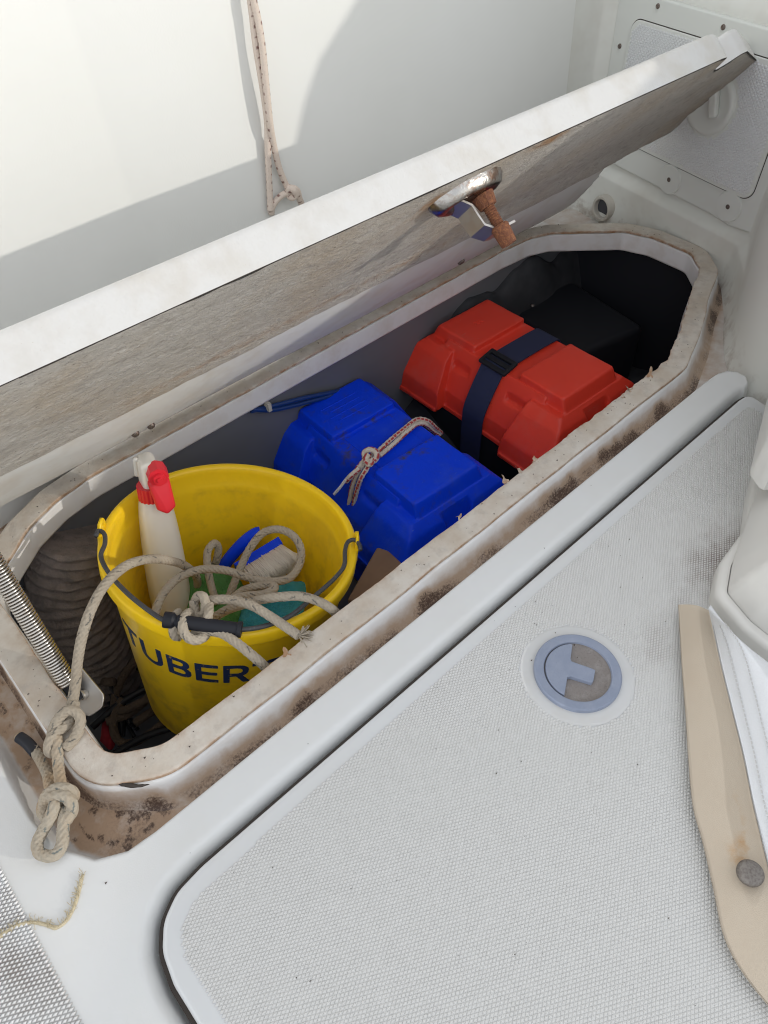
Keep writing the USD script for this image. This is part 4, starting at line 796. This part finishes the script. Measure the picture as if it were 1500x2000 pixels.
# ---------------------------------------------------------------- battery boxes
def loft(sections):
    return hull([p for s in sections for p in s])
def rect(u0, u1, v0, v1, z): return [(u0, v0, z), (u1, v0, z), (u1, v1, z), (u0, v1, z)]
def battery_lid():
    """u: long axis, v: across, z from the lip of the lid"""
    parts = [loft([rect(-.120, .120, -.104, .104, 0), rect(-.120, .120, -.101, .101, .032), rect(-.110, .110, -.066, .066, .104)])]
    for s in (-1, 1):
        a = lambda u0, u1: (min(s*u0, s*u1), max(s*u0, s*u1))
        parts.append(loft([rect(*a(.072, .182), -.124, .124, 0), rect(*a(.076, .179), -.120, .120, .034), rect(*a(.086, .164), -.094, .094, .080), rect(*a(.088, .150), -.078, .078, .094)]))
        parts.append(loft([rect(*a(.050, .168), -.072, .072, .05), rect(*a(.050, .138), -.061, .061, .116)]))
    m = sum(parts[1:], parts[0])
    for s in (-1, 1):
        for t in (-1, 1):
            m -= hull([(s*u, t*v, z) for u, v, z in ((.040, .076, .13), (.082, .074, .13), (.042, .076, .070), (.080, .076, .070), (.046, .14, .044), (.074, .14, .044), (.040, .14, .13), (.080, .14, .13))])
        m -= hull([(s*u, v, z) for u in (.142, .21) for v in (-.030, .030) for z in (.042, .14) if not (u == .142 and z == .042)] + [(s*.168, -.026, .042), (s*.168, .026, .042)])
        m += hull([(s*u, v, z) for u, v, z in ((.165, -.034, .028), (.165, .034, .028), (.189, -.026, .032), (.189, .026, .032), (.165, -.034, .048), (.165, .034, .048), (.187, -.024, .046), (.187, .024, .046))])
    m += m3.Manifold.cube((.40, .27, .008), True).translate((0, 0, .000)) ^ (parts[0] + parts[1] + parts[3]).scale((1.03, 1.035, 5)).translate((0, 0, -.05))
    m = m.refine_to_length(.005); t = trimesh.Trimesh(*vf(m), process=True); trimesh.smoothing.filter_taubin(t, .5, .52, 8)
    return np.array(t.vertices), np.array(t.faces)
BL = battery_lid()
def place_box(center, ang):
    a = np.array([math.sin(ang), math.cos(ang), 0]); v = np.array([math.cos(ang), -math.sin(ang), 0]); o = np.array(center)
    return lambda m: (lambda q: (o + q[0][:, :1]*(-a)*-1 + q[0][:, 1:2]*v + q[0][:, 2:]*np.array([0, 0, 1.]), q[1][:, ::-1]))(vf(m))
# blue
pb = place_box((.5445, .617, -.214), math.radians(3.1))
blue = thing('battery_box', 'blue plastic battery box tied with a red and white rope', 'battery box', loc=(.548, .622, -.36))
mkb = smoothstep(.40, .62, meshkit.fbm(BL[0]*[40, 40, 40], 4, 41))*(np.exp(-(BL[0][:, 0]/.055)**2-((BL[0][:, 1]-.0)/.05)**2)*(BL[0][:, 2] > .08)*1.1 + .16)
obj('box_lid', pb(BL), 'blue_plastic', blue, smooth=50) if False else obj('box_lid', pb(BL), 'blue_plastic', blue, smooth=True, mark=np.clip(mkb, 0, 1))
lower = m3.Manifold.batch_hull([rbox((.335, .205, .02), .008).translate((0, 0, -.010)), rbox((.310, .190, .02), .008).translate((0, 0, -.135))])
obj('box_base', pb(lower), 'blue_plastic', blue, smooth=40)
pad = rbox((.085, .088, .004), .0015)
obj('label_plate', pb((lambda q: (q[0]+[0, .0, .1035], q[1]))(vf(pad))), 'blue_plastic', blue, smooth=40)
# red
pr = place_box((.840, .597, -.186), math.radians(2.2))
red = thing('battery_box', 'red plastic battery box held by a navy buckled strap', 'battery box', loc=(.872, .622, -.36))
obj('box_lid', pr(BL), 'red_plastic', red, smooth=50)
obj('box_base', pr(lower), 'black_plastic', red, smooth=40)
def webbing(path, w, t=.0022):
    P = catmull([(0, *p) for p in path], .004); tn = np.gradient(P[:, 1:], axis=0); tn /= np.linalg.norm(tn, axis=1, keepdims=True); nn = np.stack([-tn[:, 1], tn[:, 0]], 1); V, F = [], []
    for p, n2 in zip(P, nn):
        for a, b in ((-1, 0), (1, 0), (1, 1), (-1, 1)): V.append([a*w/2, p[1]+n2[0]*t*b, p[2]+n2[1]*t*b])
    for i in range(len(P)-1):
        for k in range(4): a, b = i*4+k, i*4+(k+1) % 4; F += [[a, b, b+4], [a, b+4, a+4]]
    return np.array(V), np.array(F)
strap = obj('strap', pr(webbing([(-.108, -.10), (-.1085, 0), (-.106, .034), (-.074, .095), (-.066, .1055), (-.052, .1075), (.052, .1075), (.066, .1055), (.074, .095), (.106, .034), (.110, -.06)], .046)), 'navy_webbing', red, smooth=30)
bk_ = m3.Manifold.batch_boolean([rbox((.058, .034, .007), .0025), m3.Manifold.cube((.046, .005, .02), True).translate((0, -.007, 0)), m3.Manifold.cube((.046, .005, .02), True).translate((0, .006, 0))], m3.OpType.Subtract)
ca, sa = math.cos(.25), math.sin(.25)
bq = vf(bk_); bq = (np.stack([bq[0][:, 0], bq[0][:, 1]*ca - bq[0][:, 2]*sa - .058, bq[0][:, 1]*sa + bq[0][:, 2]*ca + .1095], 1), bq[1])
obj('strap_buckle', pr(bq), 'black_plastic', strap, smooth=40)
# red and white line round the blue box
for k in range(4):
    obj('embossed_bar', pb((lambda q: (q[0]+[.112-.013*k, -.004+.004*(k % 2), .1160], q[1]))(vf(rbox((.0022, .070-.012*(k % 2), .0016), .0007, 8)))), 'blue_plastic', blue, smooth=40)
mark_pts = [[(.0, -.010), (.006, -.004), (.0, .0), (.006, .004), (.0, .010)], [(.009, -.008), (.009, .008)]]
obj('embossed_mark', pr(cat_mesh([sweep(np.array([[.092+q[0], -.005+q[1], .1158] for q in p]), .0011, 8) for p in mark_pts])), 'red_plastic', red, smooth=40)
for pf_, owner, mt_ in ((pb, blue, 'blue_plastic'), (pr, red, 'red_plastic')):
    for t_ in (-1, 1):
        for k in range(3):
            obj('flank_rib', pf_((lambda q: (q[0]+[(k-1)*.016, t_*.1025, .019], q[1]))(vf(rbox((.0035, .004, .026), .0015, 8)))), mt_, owner, smooth=40)
    for e_ in (-1, 1):
        obj('vent_cap', pf_(to_frame(lathe([(.0001, .0035), (.006, .0034), (.0075, .0026), (.008, 0)], 20), (e_*.095, .030, .1155), np.array([1., 0, 0]), np.array([0, 1., 0]), np.array([0, 0, 1.]))), mt_, owner, smooth=40) if False else None
tie = thing('tie_rope', 'white and red striped line knotted round the blue battery box', 'rope', loc=[(0.4992,0.6011,-0.1)][0])
def stripe(pts, r, seed):
    p = catmull(pts, .0014); sd = 20; k = 5/r*.5
    m = sweep(p, lambda L, th: r*(1+.09*np.sin(4*th+k*L)), sd); L = np.r_[0, np.cumsum(np.linalg.norm(np.diff(p, axis=0), axis=1))]; th = np.arange(sd)*2*np.pi/sd
    ph = (2*th[None] + seed + .8*np.sin(L[:, None]*40)) % (2*np.pi)
    return m, np.r_[((ph < 2.0) & (np.sin(L*800)[:, None] > -.85)).ravel()*.95, 0, 0]
def tiepart(name, pts, r=.0036, seed=0.):
    m, mk = stripe(pts, r, seed); obj(name, m, 'rope_ties', tie, smooth=True, mark=mk)
tiepart('strand', [(0.661,0.6074,-0.16),(0.6429,0.6047,-0.135),(0.6264,0.6062,-0.112),(0.6092,0.6119,-0.102),(0.5783,0.6086,-0.1),(0.5441,0.6045,-0.1),(0.5125,0.5975,-0.098)], seed=0)
tiepart('strand', [(0.655,0.6063,-0.16),(0.6356,0.6067,-0.135),(0.6171,0.605,-0.112),(0.5995,0.6043,-0.102),(0.572,0.5998,-0.1),(0.5411,0.5945,-0.1),(0.5086,0.5888,-0.098)], seed=1.5)
tiepart('strand', [(0.5017,0.5944,-0.092),(0.4788,0.5893,-0.094),(0.4642,0.5895,-0.105),(0.4566,0.5946,-0.13),(0.452,0.6002,-0.17)], seed=3)
tiepart('strand', [(0.4948,0.5935,-0.092),(0.4756,0.5789,-0.092),(0.4629,0.5789,-0.104),(0.4585,0.5852,-0.13),(0.453,0.5918,-0.17)], seed=4)
tiepart('strand', [(0.489,0.5961,-0.092),(0.4724,0.5911,-0.094),(0.4573,0.5905,-0.102),(0.4462,0.5947,-0.112),(0.4501,0.5888,-0.1),(0.4637,0.5833,-0.09)], seed=2)
tiepart('knot', [(0.4834,0.5923,-0.094),(0.4893,0.6006,-0.088),(0.4956,0.596,-0.082),(0.4981,0.5843,-0.082),(0.4916,0.5785,-0.086),(0.4822,0.5816,-0.088),(0.4851,0.5938,-0.09)], .0044, seed=1)
tiepart('knot', [(0.487,0.58,-0.086),(0.4753,0.5736,-0.084),(0.4768,0.5841,-0.084),(0.4862,0.59,-0.082)], .0040, seed=5.5)
obj('loose_end', sweep(catmull([(0.4448,0.5923,-0.105),(0.4334,0.5938,-0.115),(0.4232,0.597,-0.125)], .003), .0022, 10), 'clear_plastic', tie, smooth=True)

# ---------------------------------------------------------------- dark things in the locker
bb = thing('black_case', 'black plastic case with a small rivet behind the red battery box', 'case', loc=(1.02, .62, -.36))
obj('case_body', (lambda q: (q[0] @ np.array([[math.cos(-.2), math.sin(-.2), 0], [-math.sin(-.2), math.cos(-.2), 0], [0, 0, 1]]) + [1.06, .645, -.245], q[1]))(vf(rbox((.17, .20, .22), .012, 16))), 'black_plastic', bb, smooth=40)
obj('rivet', to_frame(lathe([(.0001, .003), (.003, .0022), (.0038, 0)], 14), [(1.0215,0.7151,-0.127)][0], *np.eye(3)), 'snap_metal', bb, smooth=True)
def drape(a, b):
    z = -.24 + .09*smoothstep(.42, .8, a)*0 + .05*(meshkit.fbm(np.stack([a*7, b*7, 0*a], -1), 4, 51)-.5) - .03*smoothstep(.60, .70, a) + .012*np.sin(a*40+b*22)
    z -= .10*smoothstep(.62, .52, a)
    z += .19*smoothstep(.67, .752, b)*smoothstep(.70, .86, a)*(.8+.4*meshkit.fbm(np.stack([a*11, b*0, 0*a], -1), 3, 53))  # drawn up the far wall to stand for the shade at its right
    return np.stack([a, b, z], -1)
obj('black_tarpaulin', grid(np.linspace(.50, 1.185, 110), np.linspace(.36, .760, 70), drape), 'black_fabric', smooth=True)
tag(stage.GetPrimAtPath('/World/black_tarpaulin'), 'crumpled black tarpaulin on the locker floor under the battery boxes', 'tarpaulin')
hose = thing('ribbed_hose', 'wrinkled dark ribbed vent hose at the left end of the locker', 'hose', loc=(.06, .745, -.34))
ht, hth = np.linspace(0, 1, 150), np.arange(64)*2*np.pi/64
hpth = catmull([(.045, .715, -.35), (.050, .722, -.25), (.062, .735, -.15), (.10, .742, -.075)], .0022)
def hrad(L, th):
    P = np.stack([np.cos(th)*2+0*L, np.sin(th)*2+0*L, L*55+0*th], -1)
    return .050 + .0028*np.sin(L*430 + 1.6*(meshkit.fbm(P, 3, 61)-.5)*4) + .004*(meshkit.fbm(P*1.3, 3, 62)-.5)
obj('hose_wall', sweep(hpth, hrad, 64), 'hose_fabric', hose, smooth=True)
def cable(name, pts, r, mt, label, cat='cable', group=None):
    obj(name, sweep(catmull(pts, .006), r, 10), mt, smooth=True); pr_ = stage.GetPrimAtPath('/World/' + name if used['/World/' + name] == 0 else '/World/%s_%03d' % (name, used['/World/' + name])); tag(pr_, label, cat, group)
cable('blue_cable', [(0.4017,0.752,-0.0465),(0.4283,0.752,-0.0551),(0.4653,0.752,-0.0664),(0.5041,0.752,-0.0783),(0.5444,0.752,-0.0927),(0.5869,0.752,-0.1078)], .0035, 'cable_blue', 'upper of two blue cables along the locker wall behind the blue box')
cable('blue_cable', [(0.4029,0.75,-0.043),(0.435,0.75,-0.0628),(0.4722,0.75,-0.0763),(0.5115,0.75,-0.0885),(0.5527,0.75,-0.1004)], .0035, 'cable_blue', 'lower of two blue cables along the locker wall behind the blue box')
obj('cable_clip', box([(0.4291,0.748,-0.0503)][0], (.006, .012, .014)), 'pipe_plastic', smooth=False)
tag(stage.GetPrimAtPath('/World/cable_clip'), 'small pale clip holding the blue cables to the locker wall', 'clip')
for k, (pp, lb) in enumerate([([(0.0213,0.9,-0.3),(0.0528,0.8556,-0.3),(0.0663,0.7847,-0.31),(0.0749,0.7088,-0.32),(0.1134,0.6433,-0.33),(0.1594,0.5873,-0.33)], 'black cable running from the hose to under the bucket'),
    ([(-0.0111,0.6282,-0.3),(0.0394,0.6266,-0.29),(0.0838,0.6175,-0.29),(0.1208,0.5988,-0.3),(0.1587,0.5655,-0.31)], 'black cable crossing the locker floor in front of the bucket'),
    ([(-0.017,0.5727,-0.3),(0.0332,0.5588,-0.29),(0.0714,0.5395,-0.285),(0.1236,0.5192,-0.29),(0.1785,0.5008,-0.3)], 'black cable along the near foot of the locker wall')]):
    cable('black_cable', pp, .005, 'cable_black', lb)
for k in range(7):
    w = rng.normal(0, .012, (5, 3)); base = np.array([(0.0305,0.8635,-0.3),(0.0327,0.8042,-0.31),(0.0359,0.7259,-0.31),(0.0338,0.665,-0.32),(0.0186,0.5983,-0.33)]) + w
    obj('loose_wire', sweep(catmull(base, .006), .0028, 8), 'cable_black', smooth=True); nm = '/World/loose_wire' + ('' if k == 0 else '_%03d' % k)
    tag(stage.GetPrimAtPath(nm), 'thin dark wire in the tangle left of the bucket foot', 'wire', 'loose dark wires in the tangle left of the bucket')
for k in range(5):
    c0_ = np.array([(0.0854,0.6658,-0.28),(0.0827,0.6299,-0.29),(0.0678,0.5957,-0.3),(0.0633,0.5468,-0.3),(0.0556,0.6559,-0.29)][k]); t_ = np.linspace(0, 2*np.pi*(.6+.08*k), 14)
    obj('old_rope', sweep(catmull(np.stack([c0_[0]+(.05+.006*k)*np.cos(t_+k), c0_[1]+(.03+.004*k)*np.sin(t_+k), c0_[2]+.012*np.sin(2*t_+k)], 1), .005), .006, 10), 'old_rope', smooth=True)
    tag(stage.GetPrimAtPath('/World/old_rope' + ('' if k == 0 else '_%03d' % k)), 'coil of old brown rope on the locker floor by the bucket', 'rope', 'old brown rope coils by the bucket foot')
obj('red_rag', cloth([(-0.0132,0.6158,-0.31),(0.0029,0.6375,-0.31),(0.017,0.6458,-0.31),(0.0187,0.6278,-0.31),(0.0035,0.5999,-0.31),(-0.0083,0.5926,-0.31)], .014, 13), 'rag_red', smooth=True)
tag(stage.GetPrimAtPath('/World/red_rag'), 'small red rag in the dark corner of the locker', 'rag')
cbx = to_frame(rbox((.10, .08, .14), .003), (.392, .447, -.232), unit([.8, .35, 0]), unit([-.35, .8, 0]), np.array([0, 0, 1.]))
obj('cardboard_box', cbx, 'cardboard', smooth=20)
tag(stage.GetPrimAtPath('/World/cardboard_box'), 'brown cardboard box wedged between the bucket and the blue battery box', 'box')

# ---------------------------------------------------------------- bungee cord hanging on the seat back
bun = thing('bungee_cord', 'doubled cream bungee cord with dark ticks hanging on the seat back', 'bungee cord', loc=[(0.5624,0.85,0.1779)][0])
def elastic(pts, r, seed):
    p = catmull(pts, .0016); sd = 16; m = sweep(p, lambda L, th: r*(1+.05*np.sin(6*th+L*900)*np.sin(6*th-L*900)), sd)
    L = np.r_[0, np.cumsum(np.linalg.norm(np.diff(p, axis=0), axis=1))]; th = np.arange(sd)*2*np.pi/sd
    mk = ((((L*1+seed*.003) % .0105) < .0021)[:, None] & (((th[None]+seed+L[:, None]*6) % (np.pi)) < 1.1))*.9
    return m, np.r_[mk.ravel(), 0, 0]
def bpart(name, pts, r=.0042, seed=0.):
    m, mk = elastic(pts, r, seed); obj(name, m, 'bungee_cloth', bun, smooth=True, mark=mk)
bpart('strand', [(0.5634,0.842,0.4493),(0.56,0.84,0.4261),(0.559,0.839,0.4065),(0.5567,0.837,0.3761),(0.5568,0.836,0.349),(0.5575,0.836,0.3203),(0.5568,0.836,0.2906),(0.552,0.836,0.2605),(0.5479,0.836,0.2288),(0.5447,0.836,0.2023),(0.5404,0.834,0.1816)], seed=0)
bpart('strand', [(0.5635,0.838,0.4497),(0.56,0.834,0.422),(0.5607,0.832,0.4072),(0.5601,0.829,0.3768),(0.5578,0.828,0.3448),(0.5565,0.828,0.3165),(0.5563,0.829,0.2893),(0.5611,0.834,0.2585),(0.5662,0.836,0.2301),(0.5718,0.836,0.2112),(0.5754,0.834,0.1987)], seed=1)
bpart('tail', [(0.5439,0.838,0.1747),(0.546,0.836,0.1848),(0.5577,0.834,0.1945),(0.5683,0.832,0.1974),(0.5774,0.83,0.1965)], seed=2)
bpart('knot', [(0.5751,0.835,0.2028),(0.5755,0.824,0.2031),(0.5796,0.824,0.1947),(0.5749,0.828,0.1907),(0.5717,0.832,0.1963),(0.5737,0.826,0.2045),(0.5836,0.826,0.1985),(0.5871,0.828,0.1868),(0.5924,0.832,0.1766)], .0046, seed=3)

# torn flakes of the sealing strip and the crack under it at the near corner
for k, (p, yaw, L_) in enumerate(zip([(0.8144,0.358,0.0036),(0.7722,0.358,0.0036),(0.755,0.3578,0.0036),(0.5689,0.3612,0.0036),(0.543,0.361,0.0036),(0.5146,0.3615,0.0036),(0.434,0.3628,0.0036),(0.1715,0.3557,0.0036)], (.5, 1.9, 2.6, .9, 2.2, 1.2, 2.0, 1.1), (.014, .010, .007, .008, .010, .012, .006, .008))):
    uu = np.linspace(0, 1, 10); cv = np.array([[L_*q, 0, .004*q+.006*q*q*math.sin(k*1.7+1)] for q in uu]); wd = .0042*(1-.75*uu)*(1+.3*np.sin(uu*9+k))
    V = np.concatenate([[c_+[0, w, .0014*math.sin(w*900)] for w in (-wd_, -wd_*.3, wd_*.4, wd_)] for c_, wd_ in zip(cv, wd)]); ca_, sa_ = math.cos(yaw), math.sin(yaw)
    V = np.stack([V[:, 0]*ca_-V[:, 1]*sa_, V[:, 0]*sa_+V[:, 1]*ca_, V[:, 2]], 1) + p; i, j = np.meshgrid(np.arange(9), np.arange(3), indexing='ij')
    q = np.stack([i*4+j, i*4+j+1, i*4+j+5, i*4+j+4], -1).reshape(-1, 4); F = np.vstack([q[:, [0, 1, 2]], q[:, [0, 2, 3]]])
    V2 = np.vstack([V, V-[0, 0, .0006]]); obj('torn_flake', (V2, np.vstack([F, F[:, ::-1]+len(V)])), 'gasket_rubber', deck, smooth=True, mark=np.full(len(V2), .75))
ck = catmull([(-0.0224,0.381,0.0002),(-0.0191,0.3689,0.0002),(-0.0132,0.3563,0.0002),(-0.0048,0.3457,0.0002),(0.004,0.3393,0.0002)], .002); wk = .0021*np.sin(np.linspace(0, np.pi, len(ck)))**.7*(.6+.8*meshkit.fbm(np.c_[np.arange(len(ck))*.6, np.zeros(len(ck)), np.zeros(len(ck))], 3, 91)) + .0002
obj('strip_gap', sweep(ck, wk, 8), 'dark_gap', deck, smooth=True)

# ---------------------------------------------------------------- dried sealant line and crumbs on the deck
gl = [(-0.1527,0.3127,0.0006),(-0.1358,0.3137,0.0006),(-0.1219,0.307,0.0006),(-0.1136,0.2972,0.0006),(-0.1086,0.2896,0.0006),(-0.1012,0.2886,0.0006),(-0.0925,0.2929,0.0006),(-0.0855,0.299,0.0006),(-0.0786,0.3072,0.0006),(-0.0748,0.3111,0.0006)]
gp_ = catmull(gl, .0012); rj = np.random.default_rng(5)
gm = [sweep(gp_, np.abs(.0012 + .0009*(meshkit.fbm(np.c_[np.arange(len(gp_))*.25, np.zeros(len(gp_)), np.zeros(len(gp_))], 3, 71)-.3)), 8)]
for k in range(90):
    b = gp_[rj.integers(len(gp_))] + rj.normal(0, .0012, 3)*[1, 1, .0]; d = unit(np.array([.2, 1, .35]) + rj.normal(0, .5, 3)); d[2] = abs(d[2])*.5
    gm.append(sweep(np.array([b+[0, 0, .0008], b+d*.0035+[0, 0, .0016], b+d*(.004+.003*rj.random())]), .00022, 4))
obj('sealant_bead', cat_mesh(gm), 'glue', smooth=True)
tag(stage.GetPrimAtPath('/World/sealant_bead'), 'line of frayed yellowish dried sealant on the seat at the lower left', 'sealant')
cr = []
for k in range(170):
    x, y = rj.uniform(-.1, .95), rj.uniform(-.12, .30)
    if not (HATCH.contains(Point(x, y)) or rj.random() < .35): continue
    s = rj.uniform(.0003, .0009); z0 = hz+.0016 if HATCH.contains(Point(x, y)) else .0006
    if BOSS.contains(Point(x, y)): z0 = hz+.002
    cr.append(to_frame((np.array([[1, 0, 0], [-.6, .7, 0], [-.5, -.8, 0], [0, 0, .8]])*s*rj.uniform(.6, 1.6, 3), np.array([[0, 1, 3], [1, 2, 3], [2, 0, 3], [0, 2, 1]])), (x, y, z0), *np.eye(3)))
for k in range(240):
    q = OPEN.exterior.interpolate(rj.uniform(0, OPEN.exterior.length)); o = rj.normal(.016, .012); x, y = q.x, q.y
    d = np.array([x-.55, y-.55]); 
    pt = Point(x, y); s = rj.uniform(.0004, .0010)
    nn_ = unit(np.array([x, y])-np.array([min(max(x, .2), 1.0), .55])); xy = np.array([x, y]) + nn_*abs(o)
    if not (0 < OPEN.distance(Point(*xy)) < RIMW-.003): continue
    cr.append(to_frame((np.array([[1, 0, 0], [-.6, .7, 0], [-.5, -.8, 0], [0, 0, .8]])*s*rj.uniform(.6, 1.8, 3), np.array([[0, 1, 3], [1, 2, 3], [2, 0, 3], [0, 2, 1]])), (*xy, .0042), *np.eye(3)))
obj('crumbs', cat_mesh(cr), 'speck', smooth=False, kind='stuff')
